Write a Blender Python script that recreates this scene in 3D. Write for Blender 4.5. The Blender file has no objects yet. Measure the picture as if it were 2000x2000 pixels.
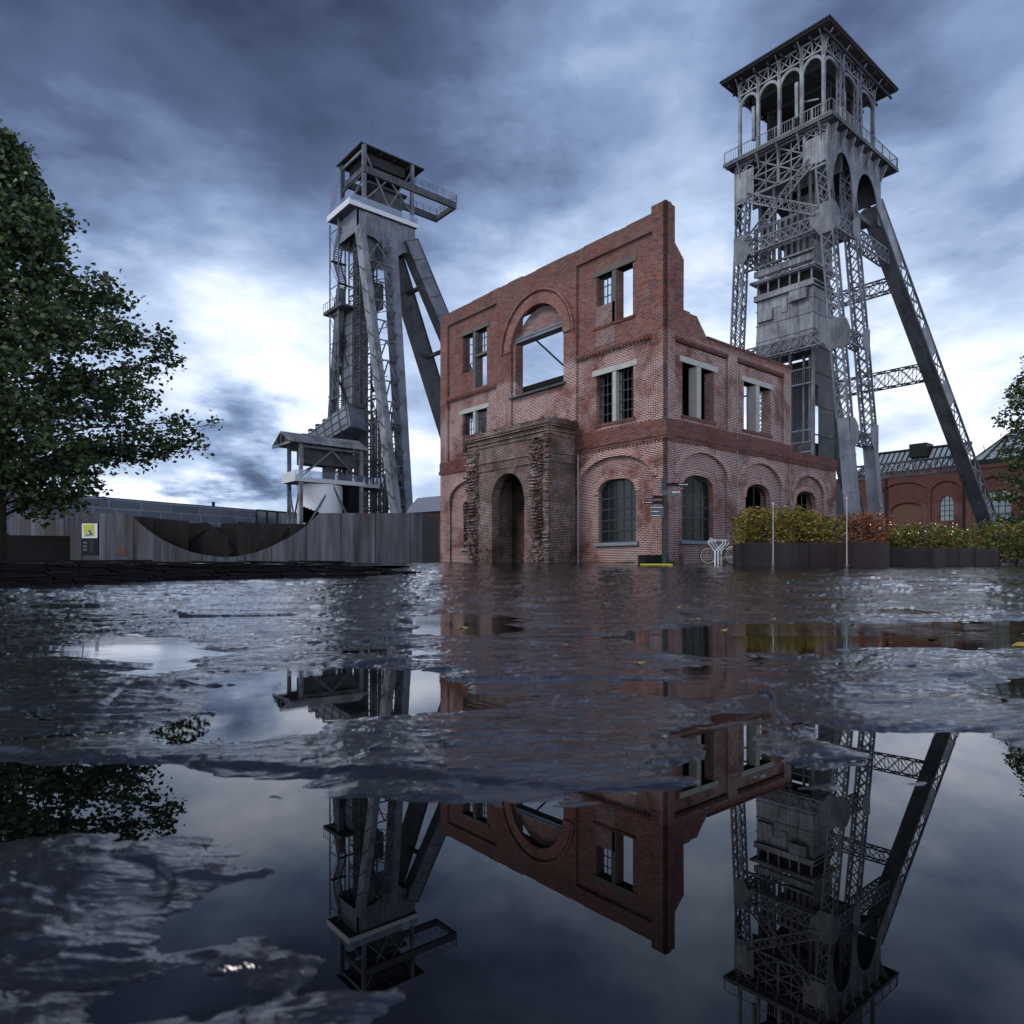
import bpy, bmesh, math, random
import numpy as np
from mathutils import Vector, Matrix
random.seed(7); RNG = np.random.default_rng(11)
SC = bpy.context.scene; COL = SC.collection
R = math.radians
# ------------------------------------------------------------------ camera, sky, sun
F = 1362.0; CX, CY, CZ = -22.335, -17.15, 0.35; HOR = 1110.0
FW = (0.6435, 0.7655); RT = (0.7655, -0.6435)
cam_d = bpy.data.cameras.new('camera'); cam = bpy.data.objects.new('camera', cam_d); COL.objects.link(cam)
cam.location = (CX, CY, CZ); cam.rotation_euler = (R(90), 0, -math.atan2(FW[0], FW[1]))
cam_d.sensor_width = 36; cam_d.lens = F / 2000 * 36; cam_d.shift_y = (HOR - 1000) / 2000
cam_d.clip_start = 0.02; cam_d.clip_end = 6000
cam_d.dof.use_dof = True; cam_d.dof.focus_distance = 7.0; cam_d.dof.aperture_fstop = 7.0
SC.camera = cam
SC.view_settings.view_transform = 'Standard'; SC.view_settings.look = 'None'
SC.view_settings.exposure = 0.90; SC.view_settings.gamma = 1.0
SC.cycles.max_bounces = 8; SC.cycles.diffuse_bounces = 3; SC.cycles.glossy_bounces = 4
SC.cycles.transparent_max_bounces = 8; SC.cycles.caustics_reflective = False; SC.cycles.caustics_refractive = False

def ray(px, py):
    a = (px - 1000) / F; b = (HOR - py) / F
    return (FW[0] + RT[0] * a, FW[1] + RT[1] * a, b)
def pt(px, py, D):
    r = ray(px, py); return Vector((CX + r[0] * D, CY + r[1] * D, CZ + r[2] * D))
def onp(px, py, ax, v):
    r = ray(px, py); t = (v - (CX, CY, CZ)[ax]) / r[ax]; return pt(px, py, t)
def cw(xr, D, z=0.0):            # camera-aligned ground metres -> world
    return Vector((CX + RT[0] * xr + FW[0] * D, CY + RT[1] * xr + FW[1] * D, z))

SUN_AZ = R(168); SUN_EL = R(42)
sd = bpy.data.lights.new('sun', 'SUN'); sd.energy = 0.95; sd.angle = R(18); sd.color = (1.0, 0.95, 0.9); sd.specular_factor = 0.05
sun = bpy.data.objects.new('sun', sd); COL.objects.link(sun)
sun.rotation_euler = Vector((-math.cos(SUN_AZ) * math.cos(SUN_EL), -math.sin(SUN_AZ) * math.cos(SUN_EL), -math.sin(SUN_EL))).to_track_quat('-Z', 'Y').to_euler()
sun.location = (-60, 10, 60)

class NT:
    """small node-tree helper"""
    def __init__(s, nt): s.nt = nt; s.n = nt.nodes; s.l = nt.links
    def new(s, t, ins=None, **kw):
        n = s.n.new(t)
        for k, v in kw.items(): setattr(n, k, v)
        for k, v in (ins or {}).items():
            sk = n.inputs[k]
            if hasattr(v, 'is_linked') or isinstance(v, bpy.types.NodeSocket): s.l.new(v, sk)
            else: sk.default_value = v
        return n
    def math(s, op, a, b=0.0, c=None, clamp=False):
        i = {0: a, 1: b}
        if c is not None: i[2] = c
        n = s.new('ShaderNodeMath', i, operation=op); n.use_clamp = clamp; return n.outputs[0]
    def vm(s, op, a, b=None, out=0):
        i = {0: a}
        if b is not None: i[1] = b
        return s.new('ShaderNodeVectorMath', i, operation=op).outputs[out]
    def noise(s, vec, scale, detail=4, rough=0.55, dist=0.0, out='Fac'):
        return s.new('ShaderNodeTexNoise', {'Vector': vec, 'Scale': scale, 'Detail': detail, 'Roughness': rough, 'Distortion': dist}).outputs[out]
    def ramp(s, fac, stops, interp='LINEAR'):
        n = s.new('ShaderNodeValToRGB', {'Fac': fac}); cr = n.color_ramp; cr.interpolation = interp
        while len(cr.elements) < len(stops): cr.elements.new(0.5)
        for e, (p, c) in zip(cr.elements, stops):
            e.position = p; e.color = (c, c, c, 1) if isinstance(c, (int, float)) else (*c, 1)
        return n.outputs[0]
    def mix(s, fac, a, b, mode='MIX'):
        n = s.new('ShaderNodeMix', None, data_type='RGBA', blend_type=mode)
        for k, v in ((0, fac), (6, a), (7, b)):
            sk = n.inputs[k]
            if isinstance(v, bpy.types.NodeSocket): s.l.new(v, sk)
            else: sk.default_value = v if k == 0 else (*v, 1)
        return n.outputs[2]
    def mapr(s, v, a, b, c, d, smooth=False):
        n = s.new('ShaderNodeMapRange', {'Value': v, 'From Min': a, 'From Max': b, 'To Min': c, 'To Max': d})
        if smooth: n.interpolation_type = 'SMOOTHSTEP'
        return n.outputs[0]

def unit(v): l = math.sqrt(sum(c * c for c in v)); return tuple(c / l for c in v)

def build_world():
    w = bpy.data.worlds.new('World'); SC.world = w; w.use_nodes = True
    t = NT(w.node_tree); t.n.clear()
    D = t.new('ShaderNodeTexCoord').outputs['Generated']
    sep = t.new('ShaderNodeSeparateXYZ', {0: D})
    z = t.math('MAXIMUM', sep.outputs[2], 0.0)
    den = t.math('ADD', z, 0.16)
    P = t.new('ShaderNodeCombineXYZ', {0: t.math('DIVIDE', sep.outputs[0], den), 1: t.math('DIVIDE', sep.outputs[1], den), 2: 0.0}).outputs[0]
    ca = math.atan2(FW[1], FW[0])
    PR = t.new('ShaderNodeMapping', {'Vector': P, 'Rotation': (0, 0, -ca), 'Location': (2.3, 1.1, 0)}).outputs[0]
    PR2 = t.new('ShaderNodeMapping', {'Vector': PR, 'Scale': (0.75, 1.5, 1)}).outputs[0]
    n1 = t.noise(PR2, 0.62, 7, 0.52, 0.1)
    n2 = t.noise(PR, 2.1, 8, 0.55, 0.1)
    n3 = t.noise(PR2, 0.3, 2, 0.5, 0.2)
    nd = t.noise(PR, 1.3, 6, 0.6, 0.0, 'Color')
    Dw = t.vm('NORMALIZE', t.vm('ADD', D, t.vm('MULTIPLY', t.vm('SUBTRACT', nd, (0.5, 0.5, 0.5)), (0.55, 0.55, 0.30))))
    # base tone by elevation: bright at the horizon, heavy overhead
    tone = t.new('ShaderNodeFloatCurve', {'Value': z, 'Factor': 1.0})
    cv = tone.mapping.curves[0]
    for p, (a, b) in zip(cv.points, ((0.0, 0.82), (1.0, 0.13))): p.location = (a, b)
    for a, b in ((0.12, 0.74), (0.28, 0.60), (0.42, 0.48), (0.62, 0.32)): cv.points.new(a, b)
    tone.mapping.update()
    v = tone.outputs[0]
    lowc = t.mapr(z, 0.05, 0.55, 1.0, 0.45)
    n5 = t.noise(t.new('ShaderNodeMapping', {'Vector': D, 'Scale': (1.0, 1.0, 2.1), 'Location': (0.4, 0.1, 0.7)}).outputs[0], 2.6, 8, 0.52, 0.15)
    n5 = t.mapr(n5, 0.34, 0.66, -0.5, 0.5, True)
    v = t.math('MULTIPLY_ADD', t.math('SUBTRACT', n1, 0.5), 0.50, v)
    v = t.math('MULTIPLY_ADD', t.math('SUBTRACT', n2, 0.5), 0.30, v)
    v = t.math('MULTIPLY_ADD', t.math('SUBTRACT', n3, 0.5), 0.20, v)
    n6 = t.mapr(t.noise(t.new('ShaderNodeMapping', {'Vector': D, 'Scale': (1.0, 1.0, 2.4), 'Location': (3.4, 2.1, 1.7)}).outputs[0], 7.0, 8, 0.56, 0.1), 0.34, 0.66, -0.5, 0.5)
    v = t.math('MULTIPLY_ADD', t.math('MULTIPLY', n5, lowc), 0.42, v)
    v = t.math('MULTIPLY_ADD', t.math('MULTIPLY', n6, lowc), 0.20, v)
    for px, py, k, s in SKY_BLOBS:
        b = unit(ray(px, py))
        d = t.math('MAXIMUM', t.vm('DOT_PRODUCT', Dw, b, 1), 0.0)
        v = t.math('MULTIPLY_ADD', t.math('POWER', d, k), s, v)
    back = t.math('MAXIMUM', t.vm('DOT_PRODUCT', D, unit((-FW[0], -FW[1], 0.30)), 1), 0.0)
    v = t.math('MULTIPLY_ADD', t.math('POWER', back, 2.5), 0.22, v)
    c = t.ramp(v, [(0.0, (0.020, 0.029, 0.058)), (0.22, (0.055, 0.077, 0.145)), (0.42, (0.145, 0.200, 0.325)),
                   (0.62, (0.31, 0.385, 0.52)), (0.8, (0.56, 0.61, 0.73)), (1.0, (0.92, 0.92, 0.98))])
    gain = t.math('ADD', 1.0, t.math('MULTIPLY', t.math('MAXIMUM', t.math('SUBTRACT', v, 0.96), 0.0), 3.5))
    c = t.vm('MULTIPLY', c, t.new('ShaderNodeCombineXYZ', {0: gain, 1: gain, 2: gain}).outputs[0])
    sky = t.new('ShaderNodeTexSky', None, sky_type='NISHITA'); sky.sun_disc = False
    sky.sun_elevation = SUN_EL; sky.sun_rotation = R(90) - SUN_AZ
    bg1 = t.new('ShaderNodeBackground', {'Color': sky.outputs[0], 'Strength': 0.06})
    bg2 = t.new('ShaderNodeBackground', {'Color': c, 'Strength': 1.0})
    mx = t.new('ShaderNodeMixShader', {0: 0.92}); t.l.new(bg1.outputs[0], mx.inputs[1]); t.l.new(bg2.outputs[0], mx.inputs[2])
    o = t.new('ShaderNodeOutputWorld'); t.l.new(mx.outputs[0], o.inputs[0])
SKY_BLOBS = [(400, 530, 300, 0.20), (520, 660, 200, 0.04), (610, 640, 300, 0.05), (560, 760, 200, 0.04), (1530, 720, 40, 0.10), (1250, 480, 40, 0.10), (1800, 640, 50, 0.04),
             (150, 40, 14, -0.22), (620, 250, 40, -0.10), (430, 905, 500, -0.42), (500, 850, 500, -0.2), (1860, 380, 70, -0.24), (700, 120, 30, -0.10), (1100, 250, 30, 0.10),
             (1280, 60, 30, 0.10), (300, 950, 300, 0.25), (1750, 860, 150, 0.05), (840, 640, 120, -0.12)]
build_world()
# ------------------------------------------------------------------ mesh helpers
class MB:
    def __init__(s): s.v = []; s.f = []
    def add(s, vs, fs):
        o = len(s.v); s.v += [tuple(p) for p in vs]; s.f += [tuple(i + o for i in f) for f in fs]; return s
    def box(s, x0, y0, z0, x1, y1, z1):
        vs = [(x, y, z) for z in (z0, z1) for y in (y0, y1) for x in (x0, x1)]
        return s.add(vs, [(0, 2, 3, 1), (4, 5, 7, 6), (0, 1, 5, 4), (2, 6, 7, 3), (0, 4, 6, 2), (1, 3, 7, 5)])
    def beam(s, a, b, w, h=None, up=(0, 0, 1)):
        a = Vector(a); b = Vector(b); d = b - a
        if d.length < 1e-5: return s
        h = w if h is None else h; d.normalize(); up = Vector(up)
        if abs(d.dot(up)) > 0.99: up = Vector((1, 0, 0))
        r = d.cross(up).normalized(); u = r.cross(d).normalized(); r *= w / 2; u *= h / 2
        vs = [a - r - u, a + r - u, a + r + u, a - r + u, b - r - u, b + r - u, b + r + u, b - r + u]
        return s.add(vs, [(3, 2, 1, 0), (4, 5, 6, 7), (0, 1, 5, 4), (1, 2, 6, 5), (2, 3, 7, 6), (3, 0, 4, 7)])
    def tube(s, pts, r, n=8, r2=None, cap=True):
        pts = [Vector(p) for p in pts]; o = len(s.v); m = len(pts)
        for i, p in enumerate(pts):
            d = (pts[min(i + 1, m - 1)] - pts[max(i - 1, 0)]).normalized()
            up = Vector((0, 0, 1)) if abs(d.z) < 0.95 else Vector((1, 0, 0))
            a = d.cross(up).normalized(); b = a.cross(d)
            rr = r if r2 is None else r + (r2 - r) * i / (m - 1)
            for k in range(n):
                t = 2 * math.pi * k / n; s.v.append(tuple(p + a * (rr * math.cos(t)) + b * (rr * math.sin(t))))
        for i in range(m - 1):
            for k in range(n):
                s.f.append((o + i * n + k, o + i * n + (k + 1) % n, o + (i + 1) * n + (k + 1) % n, o + (i + 1) * n + k))
        if cap: s.f.append(tuple(o + k for k in range(n))[::-1]); s.f.append(tuple(o + (m - 1) * n + k for k in range(n)))
        return s
    def poly(s, pts, th):      # planar polygon given in 3D, extruded by vector th
        n = len(pts); th = Vector(th); a = [Vector(p) for p in pts]; b = [p + th for p in a]
        return s.add(a + b, [tuple(range(n))[::-1], tuple(range(n, 2 * n))] + [(i, (i + 1) % n, n + (i + 1) % n, n + i) for i in range(n)])
    def strip(s, A, B, th):    # ring strip between polylines A and B, extruded by th
        n = len(A); th = Vector(th)
        for i in range(n - 1):
            q = [Vector(A[i]), Vector(A[i + 1]), Vector(B[i + 1]), Vector(B[i])]
            s.add(q + [p + th for p in q], [(0, 1, 2, 3), (7, 6, 5, 4), (0, 4, 5, 1), (1, 5, 6, 2), (2, 6, 7, 3), (3, 7, 4, 0)])
        return s
    def lattice(s, a, b, side, n, w=0.09, t=0.05, x=True):
        """flat bracing between chord a->b and the same chord moved by side"""
        a = Vector(a); b = Vector(b); side = Vector(side); nrm = (b - a).cross(side).normalized()
        for i in range(n):
            p = a.lerp(b, i / n); q = a.lerp(b, (i + 1) / n)
            s.beam(p, q + side, w, t, nrm)
            if x: s.beam(p + side, q, w, t, nrm)
        return s
    def column(s, a, b, e1, e2, w=0.2, step=1.3, br=0.09, x=True, faces=4):
        """built-up lattice column: four angle chords + bracing. e1,e2 edge vectors, a,b at the column centre"""
        a = Vector(a); b = Vector(b); e1 = Vector(e1); e2 = Vector(e2); n = max(1, round((b - a).length / step))
        c = [(-.5, -.5), (.5, -.5), (.5, .5), (-.5, .5)]
        o = [e1 * i + e2 * j for i, j in c]
        for q in o: s.beam(a + q, b + q, w, w, e2)
        for k in range(4):
            s.lattice(a + o[k], b + o[k], o[(k + 1) % 4] - o[k], n, br, 0.05, x)
        return s
    def build(s, name, mat, parent=None, smooth=False, label=None):
        me = bpy.data.meshes.new(name); off = Vector(parent_origin(parent))
        me.from_pydata([tuple(Vector(p) - off) for p in s.v], [], s.f); me.materials.append(mat); me.update()
        if smooth: me.shade_smooth()
        o = bpy.data.objects.new(name, me); COL.objects.link(o)
        if parent is not None: o.parent = parent; o['_org'] = list(off)
        if label: o['label'] = label
        return o
def parent_origin(p):
    if p is None: return (0, 0, 0)
    if '_org' in p: return tuple(p['_org'])
    return tuple(p.location)
def thing(name, label, cat, loc, group=None, kind=None):
    o = bpy.data.objects.new(name, None); COL.objects.link(o); o.location = loc; o.empty_display_size = 0.3
    o['label'] = label; o['category'] = cat
    if group: o['group'] = group
    if kind: o['kind'] = kind
    return o
def tag(o, label, cat, group=None, kind=None):
    o['label'] = label; o['category'] = cat
    if group: o['group'] = group
    if kind: o['kind'] = kind
    return o
def struct(name, mb, mat, smooth=False):
    o = mb.build(name, mat, None, smooth); o['kind'] = 'structure'; return o

def holed(mb, outline, holes, w0, w1, plane):
    """wall slab with holes: outline/holes in (u,z); plane 'X': u->Y, thickness along X from w0 to w1; plane 'Y': u->X."""
    cu = bpy.data.curves.new('tmp', 'CURVE'); cu.dimensions = '2D'; cu.fill_mode = 'BOTH'; cu.extrude = abs(w1 - w0) / 2
    for ring in [outline] + list(holes):
        sp = cu.splines.new('POLY'); sp.points.add(len(ring) - 1)
        for p, (u, v) in zip(sp.points, ring): p.co = (u, v, 0, 1)
        sp.use_cyclic_u = True
    ob = bpy.data.objects.new('tmp', cu); COL.objects.link(ob)
    dg = bpy.context.evaluated_depsgraph_get(); dg.update(); me = ob.evaluated_get(dg).to_mesh()
    mid = (w0 + w1) / 2; vs = []
    for v in me.vertices:
        u, z, w = v.co
        vs.append((mid + w, u, z) if plane == 'X' else (u, mid + w, z))
    mb.add(vs, [tuple(p.vertices) for p in me.polygons])
    ob.evaluated_get(dg).to_mesh_clear(); bpy.data.objects.remove(ob); bpy.data.curves.remove(cu)
    return mb
def rect(u0, z0, u1, z1): return [(u0, z0), (u1, z0), (u1, z1), (u0, z1)]
def arch(u0, u1, zs, zt, n=20, e=2.0):
    c = (u0 + u1) / 2; a = (u1 - u0) / 2; out = []
    for i in range(n + 1):
        t = math.pi * i / n; x = math.cos(t); y = math.sin(t)
        out.append((c + a * math.copysign(abs(x) ** (2 / e), x), zs + (zt - zs) * abs(y) ** (2 / e)))
    return out          # from u1 side over the top to u0 side
def archpoly(u0, u1, z0, zs, zt, n=20, e=2.0): return [(u0, z0), (u1, z0)] + arch(u0, u1, zs, zt, n, e)
def W(plane, w):       # map (u,z) with wall offset w
    return (lambda p: (w, p[0], p[1])) if plane == 'X' else (lambda p: (p[0], w, p[1]))

# ------------------------------------------------------------------ materials
def mat(name):
    m = bpy.data.materials.new(name); m.use_nodes = True; t = NT(m.node_tree); t.n.clear()
    o = t.new('ShaderNodeOutputMaterial'); b = t.new('ShaderNodeBsdfPrincipled'); t.l.new(b.outputs[0], o.inputs[0])
    return m, t, b
def setp(t, b, **kw):
    names = dict(col='Base Color', rough='Roughness', metal='Metallic', nrm='Normal', spec='Specular IOR Level', ior='IOR', coat='Coat Weight', coatr='Coat Roughness')
    for k, v in kw.items():
        s = b.inputs[names[k]]
        if isinstance(v, bpy.types.NodeSocket): t.l.new(v, s)
        elif k == 'col': s.default_value = (*v, 1)
        else: s.default_value = v
def bump(t, h, strength=0.4, dist=0.02, nrm=None):
    i = {'Height': h, 'Strength': strength, 'Distance': dist}
    if nrm is not None: i['Normal'] = nrm
    return t.new('ShaderNodeBump', i).outputs[0]
def plain(name, col, rough=0.6, metal=0.0, var=0.25, scale=3.0):
    m, t, b = mat(name); b.inputs['Specular IOR Level'].default_value = 0.08 if max(col) < 0.035 else 0.3; P = t.new('ShaderNodeNewGeometry').outputs['Position']
    n = t.noise(P, scale, 5); c = t.mix(n, tuple(x * (1 - var) for x in col), tuple(min(1, x * (1 + var)) for x in col))
    setp(t, b, col=c, rough=rough, metal=metal); return m
def steel(name, lo, hi, rough=0.5, streak=0.5, rust=0.25):
    m, t, b = mat(name); P = t.new('ShaderNodeNewGeometry').outputs['Position']
    n1 = t.noise(P, 0.5, 6, 0.6); Ps = t.new('ShaderNodeMapping', {'Vector': P, 'Scale': (3.5, 3.5, 0.28)}).outputs[0]
    n2 = t.noise(Ps, 1.0, 5, 0.6); n3 = t.noise(P, 6.0, 4, 0.6)
    f = t.math('MULTIPLY_ADD', t.math('SUBTRACT', n2, 0.5), streak * 2, t.mapr(n1, 0.3, 0.7, 0.1, 0.9))
    f = t.math('MULTIPLY_ADD', t.math('SUBTRACT', n3, 0.5), 0.5, f, clamp=True)
    c = t.mix(f, lo, hi)
    rf = t.math('MULTIPLY', t.mapr(t.noise(Ps, 2.2, 6, 0.7), 0.58, 0.72, 0, 1), rust)
    c = t.mix(rf, c, (0.055, 0.042, 0.036))
    setp(t, b, col=c, rough=rough, spec=0.3, nrm=bump(t, n3, 0.25, 0.02)); return m
def brick(name, tone=(1, 1, 1), white=1.0, dark=0.0, scale=1.0):
    m, t, b = mat(name); G = t.new('ShaderNodeNewGeometry'); P = G.outputs['Position']; N = G.outputs['True Normal']
    sp = t.new('ShaderNodeSeparateXYZ', {0: P}); sn = t.new('ShaderNodeSeparateXYZ', {0: N})
    ax = t.math('GREATER_THAN', t.math('ABSOLUTE', sn.outputs[0]), t.math('ABSOLUTE', sn.outputs[1]))
    u = t.math('ADD', t.math('MULTIPLY', sp.outputs[1], ax), t.math('MULTIPLY', sp.outputs[0], t.math('SUBTRACT', 1.0, ax)))
    wob = t.math('MULTIPLY', t.math('SUBTRACT', t.noise(P, 2.0, 3), 0.5), 0.012)
    uv = t.new('ShaderNodeCombineXYZ', {0: t.math('MULTIPLY', u, scale), 1: t.math('MULTIPLY', t.math('ADD', sp.outputs[2], wob), scale), 2: 0.0}).outputs[0]
    bt = t.new('ShaderNodeTexBrick', {'Vector': uv, 'Scale': 1.0, 'Mortar Size': 0.011, 'Mortar Smooth': 0.15, 'Bias': 0.0, 'Brick Width': 0.225, 'Row Height': 0.072})
    bt.offset = 0.5
    bt.inputs['Color1'].default_value = (0, 0, 0, 1); bt.inputs['Color2'].default_value = (1, 1, 1, 1); bt.inputs['Mortar'].default_value = (0.5, 0.5, 0.5, 1)
    rnd = bt.outputs['Color']; mort = bt.outputs['Fac']
    pb = t.ramp(rnd, [(0.0, (0.045, 0.022, 0.022)), (0.3, (0.120, 0.036, 0.026)), (0.6, (0.185, 0.050, 0.029)), (0.85, (0.26, 0.078, 0.042)), (1.0, (0.15, 0.085, 0.080))])
    big = t.noise(P, 0.42, 5, 0.62); mid = t.noise(P, 1.6, 6, 0.65, 0.4)
    pb = t.mix(t.mapr(big, 0.36, 0.66, 0, 1), pb, t.mix(0.5, pb, (0.115, 0.040, 0.036)))
    # lime bloom on the faces, patchy
    bloom = t.mapr(mid, 0.52, 0.76, 0.0, 0.42 * white)
    pb = t.mix(bloom, pb, (0.30, 0.22, 0.20))
    # rusty orange-brown runs
    Ps = t.new('ShaderNodeMapping', {'Vector': P, 'Scale': (1.6, 1.6, 0.35)}).outputs[0]
    pb = t.mix(t.mapr(t.noise(Ps, 0.8, 5, 0.6), 0.60, 0.72, 0, 0.5), pb, (0.17, 0.062, 0.032))
    # mortar: white where repointed, otherwise grey-brown
    mw = t.mapr(t.noise(P, 0.55, 5, 0.66, 0.3), 0.36, 0.54, 0.0, 1.0)
    hz = t.mapr(sp.outputs[2], 9.6, 9.9, 1.0, 0.16)
    mc = t.mix(t.math('MULTIPLY', t.math('MULTIPLY', mw, hz), white, clamp=True), (0.115, 0.085, 0.082), (0.62, 0.55, 0.55))
    c = t.mix(mort, pb, mc)
    # soot and moss near tops of the old walls
    soot = t.math('MULTIPLY', t.mapr(sp.outputs[2], 12.6, 15.0, 0.0, 0.55), t.mapr(mid, 0.3, 0.62, 0.3, 1.0))
    c = t.mix(soot, c, (0.055, 0.045, 0.038))
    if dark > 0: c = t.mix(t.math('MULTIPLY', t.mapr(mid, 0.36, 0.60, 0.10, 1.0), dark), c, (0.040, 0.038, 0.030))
    c = t.mix(1.0, c, tuple(1.0 * q for q in tone), 'MULTIPLY')
    h = t.math('ADD', t.math('MULTIPLY', t.math('SUBTRACT', 1.0, mort), 0.7), t.math('MULTIPLY', t.noise(P, 30, 4), 0.5))
    setp(t, b, col=c, rough=0.85, spec=0.2, nrm=bump(t, h, 0.8, 0.012)); return m
def leafmat(name, stops, rough=0.45):
    m, t, b = mat(name); G = t.new('ShaderNodeNewGeometry')
    c = t.ramp(G.outputs['Random Per Island'], stops)
    n = t.noise(G.outputs['Position'], 0.9, 3)
    c = t.mix(t.mapr(n, 0.35, 0.65, 0.0, 0.6), c, t.mix(1.0, c, (0.55, 0.6, 0.6), 'MULTIPLY'))
    setp(t, b, col=c, rough=rough)
    tr = t.new('ShaderNodeBsdfTranslucent', {'Color': c}); mx = t.new('ShaderNodeMixShader', {0: 0.22})
    o = [x for x in t.n if x.type == 'OUTPUT_MATERIAL'][0]
    t.l.new(b.outputs[0], mx.inputs[1]); t.l.new(tr.outputs[0], mx.inputs[2]); t.l.new(mx.outputs[0], o.inputs[0]); return m

M = {}
M['steel'] = steel('grey painted steel', (0.032, 0.036, 0.044), (0.18, 0.197, 0.228), 0.5)
M['steel_pale'] = steel('pale galvanised plate', (0.045, 0.050, 0.060), (0.27, 0.29, 0.325), 0.5, 0.8, 0.7)
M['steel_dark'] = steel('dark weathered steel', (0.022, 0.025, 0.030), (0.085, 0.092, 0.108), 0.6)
M['steel_mid'] = steel('mid grey weathered steel', (0.035, 0.040, 0.048), (0.125, 0.135, 0.155), 0.55)
M['steel_blue'] = steel('blue grey plate', (0.06, 0.07, 0.088), (0.185, 0.208, 0.25), 0.5, 0.3, 0.15)
M['roof_dark'] = plain('dark roof sheet', (0.028, 0.027, 0.030), 0.7)
M['white_panel'] = plain('white cladding', (0.72, 0.75, 0.78), 0.45, 0, 0.06)
M['fascia'] = plain('light grey fascia', (0.50, 0.53, 0.57), 0.5, 0, 0.1)
M['brick'] = brick('old red brick')
M['brick_arch'] = brick('arch brick', (1.2, 1.15, 1.12), 1.2)
M['brick_band'] = brick('brown brick band', (0.8, 0.72, 0.72), 0.25)
M['brick_grey'] = brick('grey infill brick', (1.25, 1.7, 1.8), 0.9)
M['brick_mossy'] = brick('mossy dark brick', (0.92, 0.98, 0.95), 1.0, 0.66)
M['brick_hall'] = brick('hall brick', (0.66, 0.66, 0.68), 0.35)
M['concrete'] = plain('grey concrete', (0.36, 0.37, 0.35), 0.8, 0, 0.3, 2.5)
M['concrete_dark'] = plain('stained concrete', (0.10, 0.095, 0.085), 0.85, 0, 0.35, 2.5)
M['dark'] = plain('near black shade and soil', (0.012, 0.012, 0.013), 0.8)  # near-black: interior shade put into the colour; also serves soil and panels
M['frame'] = plain('dark green window steel', (0.030, 0.042, 0.044), 0.5)
M['sill'] = plain('bluestone sill', (0.20, 0.225, 0.26), 0.45)
def corten(name, lo, hi, rust):
    m, t, b = mat(name); P = t.new('ShaderNodeNewGeometry').outputs['Position']
    PR = t.new('ShaderNodeMapping', {'Vector': P, 'Rotation': (0, 0, 0.7)}).outputs[0]
    Ps = t.new('ShaderNodeMapping', {'Vector': PR, 'Scale': (1.7, 1.7, 0.10)}).outputs[0]
    n = t.noise(Ps, 1.0, 7, 0.68); n2 = t.noise(P, 0.5, 4)
    c = t.mix(t.mapr(n, 0.34, 0.66, 0, 1), lo, hi)
    sz = t.new('ShaderNodeSeparateXYZ', {0: P}).outputs[2]
    c = t.mix(t.math('MULTIPLY', t.mapr(n2, 0.42, 0.66, 0, 1), t.mapr(n, 0.3, 0.6, 0.8, 0.2)), c, rust)
    sx = t.new('ShaderNodeSeparateXYZ', {0: PR}).outputs[0]
    fr = t.math('ABSOLUTE', t.math('SUBTRACT', t.math('FRACT', t.math('MULTIPLY', sx, 0.42)), 0.5))
    c = t.mix(t.math('LESS_THAN', fr, 0.012), c, (0.012, 0.012, 0.014))
    pid = t.noise(t.new('ShaderNodeCombineXYZ', {0: t.math('FLOOR', t.math('ADD', t.math('MULTIPLY', sx, 0.42), 0.5)), 1: 3.3, 2: 0.0}).outputs[0], 1.7, 1)
    c = t.mix(t.mapr(pid, 0.35, 0.65, 0.0, 0.6), c, t.mix(1.0, c, (0.5, 0.5, 0.55), 'MULTIPLY'))
    setp(t, b, col=c, rough=0.65, spec=0.2, nrm=bump(t, t.noise(P, 4, 5), 0.3, 0.02)); return m
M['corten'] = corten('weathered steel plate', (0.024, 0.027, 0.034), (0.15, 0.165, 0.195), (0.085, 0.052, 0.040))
M['corten_shade'] = corten('shaded rust brown plate', (0.003, 0.0025, 0.003), (0.020, 0.016, 0.017), (0.011, 0.007, 0.006))  # much darker copy of the front plate, shade put into its colour
M['planter'] = corten('planter plate', (0.018, 0.015, 0.018), (0.050, 0.041, 0.048), (0.045, 0.026, 0.022))
M['black'] = plain('black metal', (0.016, 0.018, 0.021), 0.45)
M['sign_grey'] = plain('grey sign panel', (0.085, 0.10, 0.125), 0.5)
M['white'] = plain('white enamel', (0.78, 0.79, 0.82), 0.35, 0, 0.05)
M['yellow'] = plain('yellow paint', (0.60, 0.55, 0.05), 0.6)
M['ygreen'] = plain('yellow green print', (0.50, 0.58, 0.05), 0.5)
M['blueprint'] = plain('blue print', (0.04, 0.10, 0.20), 0.5)
M['palebl'] = plain('pale blue print', (0.42, 0.52, 0.78), 0.5)
M['rubber'] = plain('tyre rubber', (0.02, 0.02, 0.02), 0.8)
M['rim'] = plain('worn bicycle rim', (0.66, 0.62, 0.52), 0.4)
M['bark'] = plain('dark bark', (0.028, 0.024, 0.020), 0.9, 0, 0.4, 9)
M['slate'] = plain('stacked slate', (0.014, 0.013, 0.017), 0.5, 0, 0.8, 7)
M['leaf'] = leafmat('dark green leaves', [(0, (0.014, 0.028, 0.013)), (0.45, (0.034, 0.064, 0.024)), (0.8, (0.080, 0.130, 0.045)), (1, (0.16, 0.21, 0.09))])
M['leaf2'] = leafmat('green leaves', [(0, (0.018, 0.035, 0.014)), (0.6, (0.045, 0.075, 0.025)), (1, (0.13, 0.15, 0.04))])
M['leaf_y'] = leafmat('yellow green leaves', [(0, (0.05, 0.065, 0.014)), (0.4, (0.15, 0.14, 0.022)), (0.8, (0.36, 0.27, 0.035)), (1, (0.40, 0.17, 0.035))], 0.5)
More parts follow.
